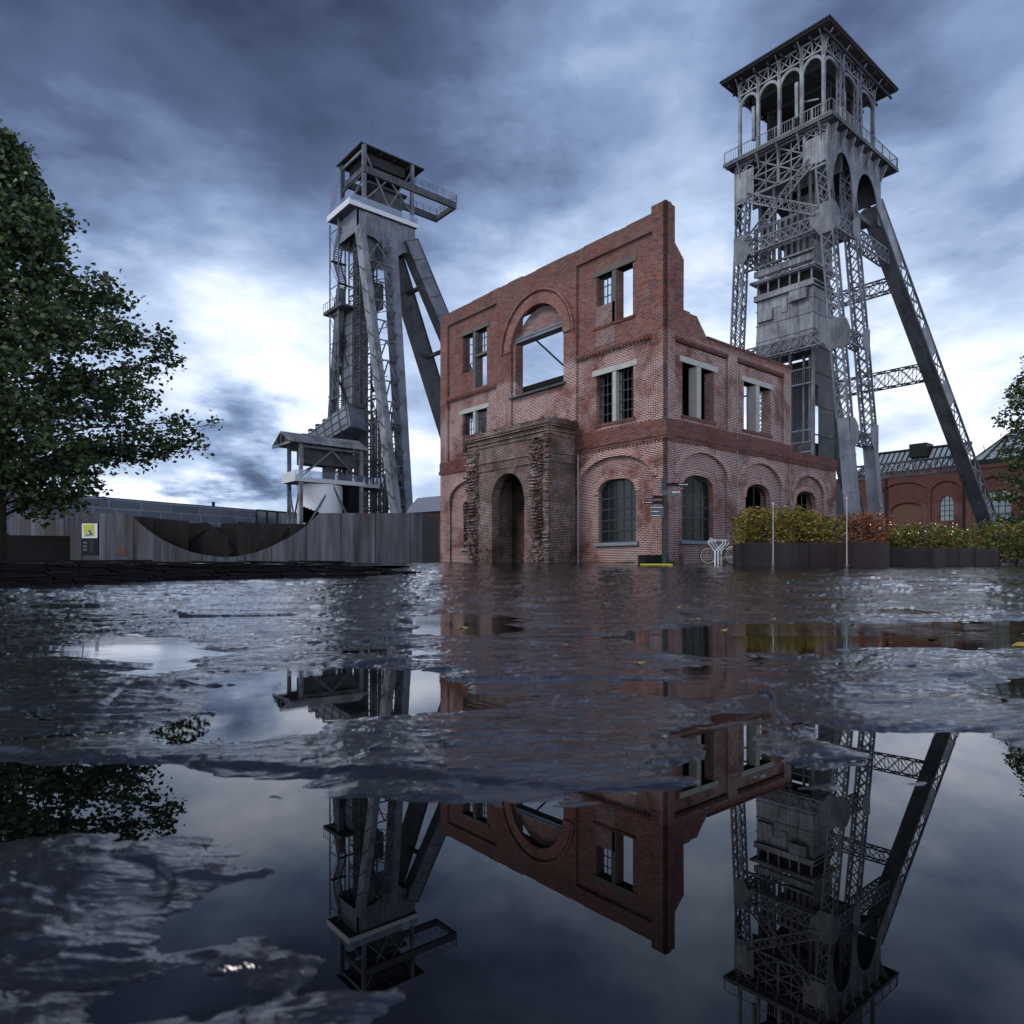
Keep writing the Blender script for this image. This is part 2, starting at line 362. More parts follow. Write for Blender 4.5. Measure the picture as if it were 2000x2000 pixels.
M['leaf_r'] = leafmat('red autumn leaves', [(0, (0.08, 0.03, 0.014)), (0.4, (0.22, 0.055, 0.024)), (0.8, (0.38, 0.11, 0.035)), (1, (0.26, 0.20, 0.03))], 0.5)
M['leaf_g'] = leafmat('hedge green leaves', [(0, (0.035, 0.055, 0.012)), (0.5, (0.10, 0.125, 0.022)), (0.85, (0.24, 0.22, 0.035)), (1, (0.34, 0.15, 0.03))], 0.5)
def emis(name, col, s):
    m, t, b = mat(name); setp(t, b, col=col); b.inputs['Emission Color'].default_value = (*col, 1); b.inputs['Emission Strength'].default_value = s; return m
M['lamp_warm'] = emis('warm lamp', (1.0, 0.62, 0.25), 3.0)
M['bulb'] = emis('white bulb', (1.0, 0.95, 0.9), 0.8)
def glassy(name, col, rough=0.08):
    m, t, b = mat(name); P = t.new('ShaderNodeNewGeometry').outputs['Position']
    n = t.noise(P, 0.8, 3); setp(t, b, col=t.mix(n, tuple(x * .6 for x in col), col), rough=rough, ior=1.5, nrm=bump(t, t.noise(P, 1.2, 2), 0.05, 0.05)); return m
M['glass_dark'] = glassy('dark window glass', (0.010, 0.016, 0.018), 0.2)
M['glass_sky'] = glassy('roof glass', (0.28, 0.34, 0.38), 0.12)
M['glass_blue'] = glassy('blue glazing', (0.07, 0.13, 0.20), 0.1)
def see_through(name, tint=(0.85, 0.9, 0.95), a=0.35):
    m = bpy.data.materials.new(name); m.use_nodes = True; t = NT(m.node_tree); t.n.clear()
    tr = t.new('ShaderNodeBsdfTransparent', {'Color': (*tint, 1)}); g = t.new('ShaderNodeBsdfGlossy', {'Color': (0.8, 0.85, 0.9, 1), 'Roughness': 0.05})
    d = t.new('ShaderNodeBsdfDiffuse', {'Color': (0.30, 0.33, 0.40, 1)})
    m1 = t.new('ShaderNodeMixShader', {0: 0.5}); t.l.new(g.outputs[0], m1.inputs[1]); t.l.new(d.outputs[0], m1.inputs[2])
    m2 = t.new('ShaderNodeMixShader', {0: a}); t.l.new(tr.outputs[0], m2.inputs[1]); t.l.new(m1.outputs[0], m2.inputs[2])
    o = t.new('ShaderNodeOutputMaterial'); t.l.new(m2.outputs[0], o.inputs[0]); return m
M['glass_clear'] = see_through('clear glass balustrade')
M['mesh_wire'] = see_through('fine wire mesh', (0.78, 0.8, 0.86), 0.4)
def slate_blocks():
    m, t, b = mat('blue grey cladding stone'); P = t.new('ShaderNodeNewGeometry').outputs['Position']
    sp = t.new('ShaderNodeSeparateXYZ', {0: P})
    u = t.math('ADD', t.math('MULTIPLY', sp.outputs[0], 0.98), t.math('MULTIPLY', sp.outputs[1], 0.2))
    uv = t.new('ShaderNodeCombineXYZ', {0: u, 1: sp.outputs[2], 2: 0.0}).outputs[0]
    bt = t.new('ShaderNodeTexBrick', {'Vector': uv, 'Scale': 1.0, 'Mortar Size': 0.07, 'Brick Width': 4.2, 'Row Height': 1.15}); bt.offset = 0.37; bt.squash = 0.7
    bt.inputs['Color1'].default_value = (0.085, 0.115, 0.155, 1); bt.inputs['Color2'].default_value = (0.15, 0.18, 0.225, 1); bt.inputs['Mortar'].default_value = (0.30, 0.36, 0.42, 1)
    c = t.mix(t.mapr(t.noise(P, 0.7, 6, 0.7), 0.35, 0.65, 0.0, 0.7), bt.outputs['Color'], (0.10, 0.105, 0.12))
    setp(t, b, col=c, rough=0.6); return m
M['blocks'] = slate_blocks()
# ------------------------------------------------------------------ ground
def hsh(i, j, s=0):
    i = i.astype(np.int64); j = j.astype(np.int64)
    h = (i * 374761393 + j * 668265263 + s * 362437) & 0xffffffff
    h = ((h ^ (h >> 13)) * 1274126177) & 0xffffffff
    return ((h ^ (h >> 16)) & 0xffffff) / float(0xffffff)
def vnoise(x, y, s=0):
    i = np.floor(x); j = np.floor(y); fx = x - i; fy = y - j
    fx = fx * fx * fx * (fx * (fx * 6 - 15) + 10); fy = fy * fy * fy * (fy * (fy * 6 - 15) + 10)
    a = hsh(i, j, s); b = hsh(i + 1, j, s); c = hsh(i, j + 1, s); d = hsh(i + 1, j + 1, s)
    return (a * (1 - fx) + b * fx) * (1 - fy) + (c * (1 - fx) + d * fx) * fy
def fbm(x, y, o=4, s=0, g=0.5):
    r = 0; a = 1; t = 0
    for k in range(o):
        r = r + a * (vnoise(x, y, s + k * 17) * 2 - 1); t += a; a *= g; x = x * 2.03 + 11.3; y = y * 2.03 + 5.7
    return r / t
def voro(x, y, s=0):
    i = np.floor(x); j = np.floor(y); d1 = np.full(x.shape, 9.0); d2 = d1.copy(); idv = np.zeros(x.shape); cxx = np.zeros(x.shape); cyy = np.zeros(x.shape)
    for a in (-1, 0, 1):
        for b in (-1, 0, 1):
            ci = i + a; cj = j + b; px = ci + 0.12 + 0.76 * hsh(ci, cj, s); py = cj + 0.12 + 0.76 * hsh(ci, cj, s + 5)
            d = np.hypot(x - px, y - py); m = d < d1
            d2 = np.where(m, d1, np.minimum(d2, d)); idv = np.where(m, hsh(ci, cj, s + 9), idv)
            cxx = np.where(m, px, cxx); cyy = np.where(m, py, cyy); d1 = np.where(m, d, d1)
    return d1, d2, idv, x - cxx, y - cyy
def sstep(a, b, x):
    t = np.clip((x - a) / (b - a), 0, 1); return t * t * (3 - 2 * t)
def gpx(px, py): D = F * CZ / (py - HOR); return ((px - 1000) / F * D, D)
POOLS = [
 [(-500, 1560), (0, 1518), (250, 1503), (340, 1507), (620, 1545), (800, 1575), (960, 1594), (1200, 1588), (1420, 1560), (1500, 1552), (1620, 1572), (1800, 1578), (2000, 1604), (2500, 1680), (2900, 2300), (1500, 2500),
  (900, 2300), (740, 2060), (860, 1960), (810, 1895), (640, 1868), (470, 1846), (320, 1838), (290, 1805), (390, 1745), (475, 1693), (430, 1662), (330, 1638), (180, 1628), (0, 1636), (-500, 1700)],
 [(1620, 1425), (1800, 1432), (1900, 1446), (2050, 1470), (2150, 1590), (1960, 1560), (1880, 1520), (1780, 1496), (1660, 1466)],
 [(380, 1350), (480, 1312), (700, 1302), (870, 1312), (900, 1362), (790, 1382), (620, 1412), (540, 1440), (350, 1452), (330, 1428), (440, 1392)],
 [(120, 1262), (250, 1238), (420, 1270), (400, 1300), (300, 1316), (230, 1290)],
 [(1230, 1236), (1400, 1222), (2300, 1212), (2300, 1258), (1700, 1268), (1400, 1288), (1250, 1262)],
 [(1320, 1430), (1440, 1428), (1475, 1492), (1400, 1520), (1330, 1505)],
 [(165, 1915), (250, 1872), (400, 1880), (440, 1925), (380, 1965), (240, 2000), (170, 1975)],
 [(790, 1215), (880, 1200), (1020, 1212), (960, 1240), (830, 1240)],
 [(1270, 1330), (1420, 1318), (1500, 1345), (1400, 1375), (1290, 1362)],
 [(1880, 1330), (2150, 1300), (2200, 1352), (1960, 1372)],
]
POOLS = [[gpx(*p) for p in P] for P in POOLS]
def sdpoly(x, y, P):
    P = np.array(P); n = len(P); d = np.full(x.shape, 1e9); ins = np.zeros(x.shape, bool)
    for i in range(n):
        ax, ay = P[i]; bx, by = P[(i + 1) % n]; ex, ey = bx - ax, by - ay
        t = np.clip(((x - ax) * ex + (y - ay) * ey) / (ex * ex + ey * ey), 0, 1)
        d = np.minimum(d, np.hypot(x - ax - t * ex, y - ay - t * ey))
        c = ((ay > y) != (by > y)) & (x < (bx - ax) * (y - ay) / ((by - ay) if by != ay else 1e-9) + ax)
        ins ^= c
    return np.where(ins, -d, d)
def base_z(D):
    return np.interp(D, [0, 3.6, 5, 10, 15, 20, 25, 28, 33, 60, 120, 6000], [0, 0, 0.02, 0.125, 0.235, 0.34, 0.44, 0.55, 0.58, 0.60, 0.62, 0.62])
def ground_h(x, D):
    """height of the slate paving; x = metres to the right of the camera, D = metres ahead"""
    wx = x + 0.10 * fbm(x * 1.3, D * 1.3, 3, 3); wy = D + 0.10 * fbm(x * 1.3, D * 1.3, 3, 33)
    ca, sa = math.cos(0.14), math.sin(0.14); u = wx * ca + wy * sa; v = -wx * sa + wy * ca
    d1, d2, idv, lx, ly = voro(u / 0.85, v / 0.36, 1)                       # split slabs
    rid = np.floor(idv * 9999)
    h = (idv - 0.5) * 0.009 + (lx * (hsh(rid, idv * 0, 2) - .5) * .010 + ly * (hsh(rid, idv * 0, 3) - .5) * .016)
    crack = sstep(0.035, 0.0, d2 - d1) * sstep(.3, .6, vnoise(u * 3, v * 3, 90))
    def flakes(fu, fv, k, sd, wdt):
        q = (fbm(u * fu, v * fv, 4, sd, .55) + 0.25 * fbm(u * fu * .3, v * fv * .3, 2, sd + 3)) * k + rid * .37
        st = np.floor(q); fr = q - st; return (st + sstep(0.0, wdt, fr)) - rid * .37
    f1 = flakes(1.5, 4.0, 5.0, 7, .12); f2 = flakes(4.0, 13.0, 4.0, 207, .2)
    h = h + f1 * 0.0024 + f2 * 0.0013
    h = h + 0.0022 * fbm(u * 2.0, v * 5.0, 4, 21) + (0.0006 + 0.0010 * sstep(1.1, 2.0, D)) * fbm(u * 8, v * 24, 4, 41, .6) + 0.00012 * fbm(u * 45, v * 90, 3, 141, .6)
    rg = np.clip(1 - np.abs(fbm(u * 2.2, v * 9.0, 4, 301, .55)) * 3.2, 0, 1)
    rg2 = np.clip(1 - np.abs(fbm(u * 6.0, v * 22.0, 3, 331, .55)) * 3.0, 0, 1)
    h = h + (0.0050 * rg ** 1.5 + 0.0020 * rg2 ** 1.5) * sstep(.35, .6, vnoise(u * .9, v * 2.0, 350) + .15) - 0.002
    h = h - crack * 0.006
    h = h * (1.0 + 0.8 * sstep(3, 10, D))
    sb = (x / np.maximum(D, .1)) * F + 1000 + 40 * fbm(x * 4, D * 4, 3, 91)
    py = np.interp(sb, [-400, 0, 320, 640, 950, 1200, 1330, 1430, 1600], [1440, 1470, 1499, 1520, 1540, 1550, 1541, 1520, 1480])
    Dl = F * CZ / (py - HOR) + 0.006 * fbm(x * 20, D * 3, 3, 95)
    ledge = sstep(0.0, 0.022, D - Dl) * sstep(1.9, 1.15, D) * sstep(1560, 1380, sb) * sstep(-300, 200, sb)
    m = np.zeros(x.shape)
    jx = x + 0.05 * fbm(x * 6, D * 6, 4, 51) * np.clip(D, 0.6, 2); jy = D + 0.05 * fbm(x * 6, D * 6, 4, 61) * np.clip(D, 0.6, 2.5)
    sel = D < 6
    for P in POOLS:
        s = np.full(x.shape, 9.0); s[sel] = sdpoly(jx[sel], jy[sel], P)
        wd = 0.05 + 0.03 * np.clip(D, 0, 3)
        m = np.maximum(m, sstep(wd, -wd, s))
    rough_left = sstep(0.15, -0.25, x + 0.0 * D) * sstep(1.3, 0.7, D)
    h = h + rough_left * (0.014 * np.abs(fbm(u * 5, v * 11, 4, 71)) - 0.0005)
    lift = 0.0014 + 0.0042 * sstep(1.0, 0.8, D) + 0.0062 * sstep(1.0, 1.5, D)
    h = h + lift
    h = h + ledge * 0.007
    h = h - m * 0.022
    return base_z(D) + h
def build_ground():
    rows = [-1.6, -1.3, -1.0, -0.75, -0.5, -0.35, -0.2, -0.1, 0.0, 0.08, 0.15, 0.2, 0.25, 0.30]
    while rows[-1] < 5.0: rows.append(rows[-1] * 1.0062)
    while rows[-1] < 45: rows.append(rows[-1] * 1.0125)
    while rows[-1] < 3000: rows.append(rows[-1] * 1.25)
    rows = np.array(rows); s = np.linspace(-1, 1, 741)
    k = np.sign(s) * np.where(np.abs(s) < 0.86, np.abs(s) / 0.86 * 0.80, 0.80 + (np.abs(s) - 0.86) / 0.14 * 1.0)
    Dg, kg = np.meshgrid(rows, k, indexing='ij'); X = kg * (np.maximum(Dg, 0.30) + 0.12) + np.sign(kg) * np.maximum(np.abs(kg) - 0.80, 0) * 4.0
    H = ground_h(X, Dg)
    V = np.empty((X.size, 3)); xr = X.ravel(); D = Dg.ravel()
    V[:, 0] = CX + RT[0] * xr + FW[0] * D; V[:, 1] = CY + RT[1] * xr + FW[1] * D; V[:, 2] = H.ravel()
    nr, nc = X.shape; a = (np.arange(nr - 1)[:, None] * nc + np.arange(nc - 1)[None, :]).ravel()
    Q = np.stack([a, a + 1, a + nc + 1, a + nc], 1)
    me = bpy.data.meshes.new('slate_ground'); me.vertices.add(len(V)); me.vertices.foreach_set('co', V.ravel())
    me.loops.add(Q.size); me.loops.foreach_set('vertex_index', Q.ravel()); me.polygons.add(len(Q))
    me.polygons.foreach_set('loop_start', np.arange(len(Q)) * 4); me.polygons.foreach_set('loop_total', np.full(len(Q), 4))
    me.update(); me.shade_smooth(); me.materials.append(M['ground'])
    o = bpy.data.objects.new('slate_paving', me); COL.objects.link(o); o['kind'] = 'structure'
def ground_mat():
    m, t, b = mat('wet slate paving'); P = t.new('ShaderNodeNewGeometry').outputs['Position']
    PR = t.new('ShaderNodeMapping', {'Vector': P, 'Rotation': (0, 0, R(40.05 - 8))}).outputs[0]
    Ps = t.new('ShaderNodeMapping', {'Vector': PR, 'Scale': (1.0, 3.2, 1.0)}).outputs[0]
    n0 = t.noise(Ps, 0.8, 4, 0.6, 0.4); n1 = t.noise(Ps, 2.2, 6, 0.62, 0.5); n2 = t.noise(Ps, 9.0, 7, 0.68, 0.8); n4 = t.noise(Ps, 40, 5, 0.68, 0.5); n3 = t.noise(PR, 260, 3, 0.6)
    c = t.mix(t.mapr(n2, 0.3, 0.7, 0, 1), (0.004, 0.004, 0.006), (0.014, 0.014, 0.019))
    c = t.mix(t.mapr(n1, 0.52, 0.68, 0, 0.6), c, (0.012, 0.009, 0.009))
    r = t.mapr(n1, 0.36, 0.64, 0.02, 0.07)
    r = t.math('MULTIPLY_ADD', t.mapr(n0, 0.54, 0.66, 0.0, 1.0), 0.10, r, clamp=True)
    amt = t.mapr(n0, 0.47, 0.60, 0.03, 1.0)
    rip = t.noise(t.new('ShaderNodeMapping', {'Vector': PR, 'Scale': (1.0, 4.5, 1.0)}).outputs[0], 5.0, 5, 0.6, 1.2)
    rdg = t.math('ABSOLUTE', t.math('SUBTRACT', rip, 0.5))
    nb = bump(t, n1, 0.6, 0.006); nb = bump(t, rdg, 0.7, 0.008, nb); nb = bump(t, n2, 0.6, 0.0017, nb); nb = bump(t, n4, t.math('MULTIPLY', amt, 0.6), 0.0006, nb)
    nb = bump(t, n3, t.math('MULTIPLY', amt, 0.4), 0.00028, nb)
    setp(t, b, col=c, rough=t.math('MAXIMUM', r, 0.02), ior=1.8, nrm=nb)
    return m
M['ground'] = ground_mat()
build_ground()
def build_water():
    m, t, b = mat('still rain water'); P = t.new('ShaderNodeNewGeometry').outputs['Position']
    PR = t.new('ShaderNodeMapping', {'Vector': P, 'Rotation': (0, 0, R(40.05 - 6)), }).outputs[0]
    Ps = t.new('ShaderNodeMapping', {'Vector': PR, 'Scale': (1.0, 3.4, 1.0)}).outputs[0]
    dist = t.new('ShaderNodeVectorMath', {0: P, 1: (CX, CY, 0)}, operation='DISTANCE').outputs['Value']
    patch = t.mapr(t.noise(PR, 0.9, 4), 0.42, 0.58, 0.15, 1.0)
    st = t.math('MULTIPLY', t.mapr(dist, 1.5, 5.0, 0.0, 0.55), patch)
    nb = bump(t, t.noise(P, 3.0, 2), 0.03, 0.003); nb = bump(t, t.noise(Ps, 5.0, 5, 0.6, 0.5), st, 0.0040, nb)
    setp(t, b, col=(0.0012, 0.0015, 0.0022), rough=0.0, ior=1.40, nrm=nb)
    mb = MB(); ds = [-1.55, 0.28, 1, 2, 3, 3.6, 4.2, 5, 7, 10, 15, 20, 25, 28, 33, 45]
    v = []; f = []
    for i, d in enumerate(ds):
        z = float(base_z(np.array([d]))[0]); w = 4.2 + max(d, .3) * 1.5; v += [cw(-w, d, z), cw(w, d, z)]
        if i: k = 2 * i; f.append((k - 2, k - 1, k + 1, k))
    mb.add(v, f); struct('rain_water', mb, m)
build_water()
def gz(p):      # terrain height under a world point
    D = (p[0] - CX) * FW[0] + (p[1] - CY) * FW[1]; return float(base_z(np.array([D]))[0])

# ------------------------------------------------------------------ ruined brick building
def build_ruin():
    root = thing('ruined_brick_building', 'roofless red brick colliery ruin with arched openings, stone lintels and a broken gable wall', 'building', (0, 0, 0.5))
    G = 0.3
    # --- front facade (plane X = 0)
    front = MB()
    B = [(0.69, 4.95), (5.8, 9.6), (10.65, 15.05)]
    holesA = [archpoly(0.66, 4.72, 0.55, 4.05, 5.1), archpoly(10.75, 14.8, 0.55, 4.05, 5.1),
              rect(0.69, 6.32, 4.95, 9.68), rect(10.65, 6.32, 15.05, 9.68), rect(0.69, 9.92, 4.95, 13.9), rect(10.65, 9.92, 15.05, 13.9),
              rect(5.78, 6.32, 9.5, 8.8), archpoly(5.76, 9.5, 8.88, 11.1, 12.95, 28)]
    top = [(15.73, 14.62)]
    u = 15.73; r = random.Random(3)
    while u > 1.0:
        u -= r.uniform(0.5, 1.6); top.append((max(u, 0.72), top[-1][1])); top.append((max(u, 0.72), 14.62 + r.choice((0, 0, 0.0, 0.03, -0.03))))
    top[-1] = (0.72, 14.72); top += [(0.72, 14.9), (0.0, 14.9)]
    outline = [(0, G), (15.73, G)] + top
    holed(front, outline, holesA, 0.0, 0.13, 'X')
    w3 = [(1.78, 10.86), (2.62, 10.86), (2.62, 13.07), (1.78, 13.07)]
    holesB = [archpoly(1.62, 3.71, 1.45, 3.55, 4.15, 16, 2.6), archpoly(11.6, 13.7, 1.45, 3.55, 4.15, 16, 2.6),
              rect(1.75, 6.62, 3.83, 8.75), rect(11.62, 6.62, 13.76, 8.75), rect(1.78, 10.86, 2.70, 13.07), rect(2.90, 11.75, 3.83, 13.07),
              rect(11.62, 9.95, 12.60, 13.0), rect(12.80, 10.95, 13.76, 13.0), rect(5.79, 8.9, 9.3, 12.94), archpoly(6.5, 8.8, 0.5, 3.6, 4.75)]
    outB = [(0.02, G), (15.7, G), (15.7, 14.58), (0.72, 14.58), (0.72, 14.85), (0.02, 14.85)]
    holed(front, outB, holesB, 0.13, 0.62, 'X')
    # --- side facade (plane Y = 0)
    prof = [(0.0, 14.9), (0.38, 14.9), (0.42, 13.5)]
    x, z = 0.42, 13.5
    while x < 1.12: x += 0.085; prof += [(x, z)]; z -= 0.075; prof += [(x, z)]
    prof += [(1.17, 10.83), (1.6, 10.83), (1.6, 10.77), (2.03, 10.77)]
    x, z = 2.03, 10.77
    while x < 2.72: x += 0.075; prof += [(x, z)]; z -= 0.078; prof += [(x, z)]
    prof += [(2.75, 10.0), (9.73, 10.0), (9.73, 5.92), (14.4, 5.92), (14.4, G), (0.0, G)]
    side = MB()
    holesA = [archpoly(0.80, 4.28, 0.55, 4.15, 5.15), archpoly(5.3, 8.8, 0.55, 4.15, 5.15), archpoly(9.95, 13.05, 0.55, 4.1, 4.95),
              rect(0.62, 6.32, 4.35, 9.55), rect(5.08, 6.32, 9.05, 9.55)]
    holed(side, prof, holesA, 0.0, 0.13, 'Y')
    pB = [(0.14, 14.8), (0.36, 14.8), (0.40, 13.5), (1.1, 12.85), (1.14, 10.8), (2.0, 10.74), (2.7, 9.97), (9.7, 9.97), (9.7, 5.88), (14.37, 5.88), (14.37, G), (0.14, G)]
    holesB = [archpoly(1.23, 3.4, 1.49, 3.55, 4.2, 16, 2.6), archpoly(5.95, 8.0, 1.49, 3.55, 4.2, 16, 2.6), archpoly(10.42, 12.42, 1.49, 3.6, 4.2, 16, 2.6),
              rect(1.26, 6.6, 3.48, 8.75), rect(5.8, 6.6, 8.08, 8.75)]
    holed(side, pB, holesB, 0.13, 0.6, 'Y')
    front.build('front_wall', M['brick'], root)
    side.build('side_wall', M['brick'], root)
    # belts and corbels
    mb = MB()
    mb.box(-0.07, -0.07, 5.62, 0.0, 15.80, 5.80); mb.box(-0.04, -0.04, 5.80, 0.0, 15.76, 6.28); mb.box(-0.04, -0.04, 5.50, 0.0, 4.86, 5.62)
    mb.box(0.003, -0.07, 5.62, 14.46, -0.001, 5.80); mb.box(0.003, -0.04, 5.80, 9.78, -0.001, 6.28); mb.box(9.78, -0.05, 5.8, 14.44, -0.001, 5.98); mb.box(0.003, -0.04, 5.50, 14.42, -0.001, 5.62)
    mb.build('belt_course', M['brick_band'], root)
    mb = MB()
    for a, b in B[::2]:
        mb.box(-0.035, a - 0.0, 9.70, -0.001, b, 9.82)
        k = a
        while k < b: mb.box(-0.03, k, 9.60, -0.002, k + 0.09, 9.699); k += 0.19
    for a, b in ((0.62, 4.35), (5.08, 9.05)):
        mb.box(a, -0.045, 9.56, b, -0.001, 9.66)
        k = a
        while k < b: mb.box(k, -0.04, 9.46, k + 0.09, 0.129, 9.558); k += 0.19
    k = 0.1
    while k < 4.85: mb.box(-0.05, k, 5.40, -0.002, k + 0.09, 5.499); k += 0.19
    k = 0.1
    while k < 14.2: mb.box(k, -0.05, 5.40, k + 0.09, -0.002, 5.499); k += 0.19
    mb.build('corbel_course', M['brick_band'], root)
    # copings with grime
    for q in ((2.8, -0.03, 10.004, 9.76, 0.64, 10.10), (9.78, -0.03, 5.985, 14.43, 0.64, 6.05)):
        MB().box(*q).build('coping', M['brick_band'], root)
    # arch rings
    def ring(plane, u0, u1, zs, zt, wd, w, e=2.0, th=-0.05, name='arch_ring', leg=0.0):
        mb = MB(); f = W(plane, w)
        A = arch(u0, u1, zs, zt, 26, e); Bq = arch(u0 - wd, u1 + wd, zs, zt + wd, 26, e)
        if leg: A = [(u1, zs - leg)] + A + [(u0, zs - leg)]; Bq = [(u1 + wd, zs - leg)] + Bq + [(u0 - wd, zs - leg)]
        d = (th, 0, 0) if plane == 'X' else (0, th, 0)
        mb.strip([f(p) for p in A], [f(p) for p in Bq], d)
        return mb.build(name, M['brick_arch'], root)
    for a, b in ((0.66, 4.72), (10.75, 14.8)): ring('X', a, b, 4.05, 5.1, 0.27, -0.001, th=-0.05)
    for a, b in ((1.62, 3.71), (11.6, 13.7)): ring('X', a, b, 3.55, 4.15, 0.26, 0.129, 2.6, -0.045)
    for a, b, zt in ((0.80, 4.28, 5.15), (5.3, 8.8, 5.15), (9.95, 13.05, 4.95)): ring('Y', a, b, zt - 1.0, zt, 0.27, -0.001, th=-0.05)
    for a, b in ((1.23, 3.4), (5.95, 8.0), (10.42, 12.42)): ring('Y', a, b, 3.55, 4.2, 0.26, 0.129, 2.6, -0.045)
    ring('X', 5.76, 9.5, 11.1, 12.95, 0.50, -0.001, th=-0.05, name='great_arch')
    ring('X', 5.14, 10.12, 11.1, 13.55, 0.10, -0.001, th=-0.13, name='hood_mould')
    ring('X', 5.1 , 10.16, 11.1, 13.59, 0.07, -0.002, th=-0.05, name='hood_mould')
    # tympanum and beam of the great arch
    mb = MB(); f = W('X', 0.34); A = [p for p in arch(5.80, 9.48, 11.1, 12.93, 24) if p[1] > 11.8]
    mb.poly([f((A[0][0], 11.74))] + [f(p) for p in A] + [f((A[-1][0], 11.74))], (0.2, 0, 0)); mb.build('tympanum', M['brick_grey'], root)
    mb = MB(); mb.box(0.14, 5.79, 11.50, 0.60, 9.49, 11.735); mb.box(0.10, 5.79, 11.66, 0.139, 9.49, 11.735); mb.box(0.10, 5.79, 11.50, 0.139, 9.49, 11.56); mb.build('steel_beam', M['steel_blue'], root)
    mb = MB(); mb.box(-0.09, 5.62, 8.78, 0.64, 9.6, 8.885); mb.build('sill', M['steel_dark'], root)
    mb = MB(); mb.box(0.125, 9.302, 8.89, 0.61, 9.49, 11.49); mb.build('infill', M['brick_grey'], root)
    mb = MB(); mb.beam((0.62, 8.25, 11.5), (1.9, 5.95, 8.9), 0.09, 0.09); mb.build('prop', M['black'], root)
    mb = MB(); mb.box(0.11, 2.75, 10.0, 0.36, 3.86, 11.745); mb.build('infill', M['brick_grey'], root)
    # windows: lintel, mullion, frame, pane
    def window(plane, u0, u1, z0, z1, w, halves, grid, lm, name='window', lint=0.24, ext=0.22, glass=None, mull=0.2, zb=None, cm='concrete'):
        f = W(plane, 0); sg = 1
        d = (lambda a, b: (a, b))
        def bx(mb, ua, za, ub, zb_, wa, wb):
            if plane == 'X': mb.box(wa, ua, za, wb, ub, zb_)
            else: mb.box(ua, wa, za, ub, wb, zb_)
        c = (u0 + u1) / 2; mb = MB(); bx(mb, u0 - ext, z1, u1 + ext, z1 + lint, w - 0.05, w + 0.4); win = mb.build(name, M[lm], root)
        mb = MB(); bx(mb, c - mull / 2, z0 - 0.002, c + mull / 2, z1 - 0.002, w - 0.02, w + 0.38); mb.build('mullion', M[cm], win)
        mb = MB(); bx(mb, u0 - 0.12, z0 - 0.12, u1 + 0.12, z0 - 0.003, w - 0.06, w + 0.35); mb.build('sill', M['brick_band'], win)
        for k, h in enumerate(halves):
            if not h: continue
            a, b = (u0, c - mull / 2) if k == 0 else (c + mull / 2, u1)
            nx, nz, za = h; mb = MB()
            for i in range(nx + 1):
                q = a + (b - a) * i / nx; bx(mb, q - 0.018, za, q + 0.018, z1 - 0.01, w + 0.2, w + 0.24)
            for j in range(nz + 1):
                q = za + (z1 - za) * j / nz; bx(mb, a, q - 0.018, b, q + 0.018, w + 0.202, w + 0.238)
            fr = mb.build('frame', M['frame'], win)
            if glass: mb = MB(); bx(mb, a, za, b, z1, w + 0.216, w + 0.224); mb.build('pane', M[glass], fr)
        return win
    window('X', 1.75, 3.83, 6.62, 8.75, 0.13, [(4, 5, 6.62), (4, 5, 6.62)], 1, 'concrete', glass=None)
    window('X', 11.62, 13.76, 6.62, 8.75, 0.13, [(4, 5, 6.62), (4, 5, 6.62)], 1, 'concrete', glass=None)
    window('X', 1.78, 3.83, 10.86, 13.07, 0.13, [None, (4, 3, 11.75)], 1, 'concrete_dark', cm='concrete_dark')
    window('X', 11.62, 13.76, 9.95, 13.0, 0.13, [(4, 3, 11.75), (3, 4, 10.95)], 1, 'concrete_dark', cm='concrete_dark')
    mb = MB(); mb.box(0.12, 11.62, 11.62, 0.45, 12.6, 11.75); mb.build('transom', M['concrete_dark'], root)
    window('Y', 1.26, 3.48, 6.6, 8.75, 0.13, [None, None], 1, 'concrete', mull=0.3)
    window('Y', 5.8, 8.08, 6.6, 8.75, 0.13, [None, None], 1, 'concrete', mull=0.3)
    def archwin(plane, u0, u1, z0, zs, zt, w, nx, nz, pane=True):
        def bx(mb, ua, za, ub, zb_, wa, wb):
            if plane == 'X': mb.box(wa, ua, za, wb, ub, zb_)
            else: mb.box(ua, wa, za, ub, wb, zb_)
        f = W(plane, w + 0.2); mb = MB(); A = arch(u0, u1, zs, zt, 20, 2.6); Bq = arch(u0 + 0.06, u1 - 0.06, zs, zt - 0.06, 20, 2.6)
        A = [(u1, z0)] + A + [(u0, z0)]; Bq = [(u1 - 0.06, z0)] + Bq + [(u0 + 0.06, z0)]
        mb.strip([f(p) for p in A], [f(p) for p in Bq], (0.06, 0, 0) if plane == 'X' else (0, 0.06, 0))
        c = (u0 + u1) / 2; hw = (u1 - u0) / 2
        for i in range(1, nx):
            q = u0 + (u1 - u0) * i / nx; zz = zs + (zt - zs) * (1 - abs((q - c) / hw) ** 2.6) ** (1 / 2.6)
            bx(mb, q - 0.02, z0, q + 0.02, zz, w + 0.205, w + 0.25)
        for j in range(0, nz):
            q = z0 + (zs + 0.25 - z0) * j / (nz - 0.0) + 0.03; bx(mb, u0, q - 0.03, u1, q + 0.03, w + 0.19, w + 0.255)
        win = mb.build('window', M['frame'], root)
        if pane:
            mb = MB(); f2 = W(plane, w + 0.225); mb.poly([f2(p) for p in A], (0.01, 0, 0) if plane == 'X' else (0, 0.01, 0)); mb.build('pane', M['glass_dark'], win)
        mb = MB(); bx(mb, u0 - 0.16, z0 - 0.14, u1 + 0.16, z0 - 0.002, w - 0.12, w + 0.2); mb.build('sill', M['sill'], win)
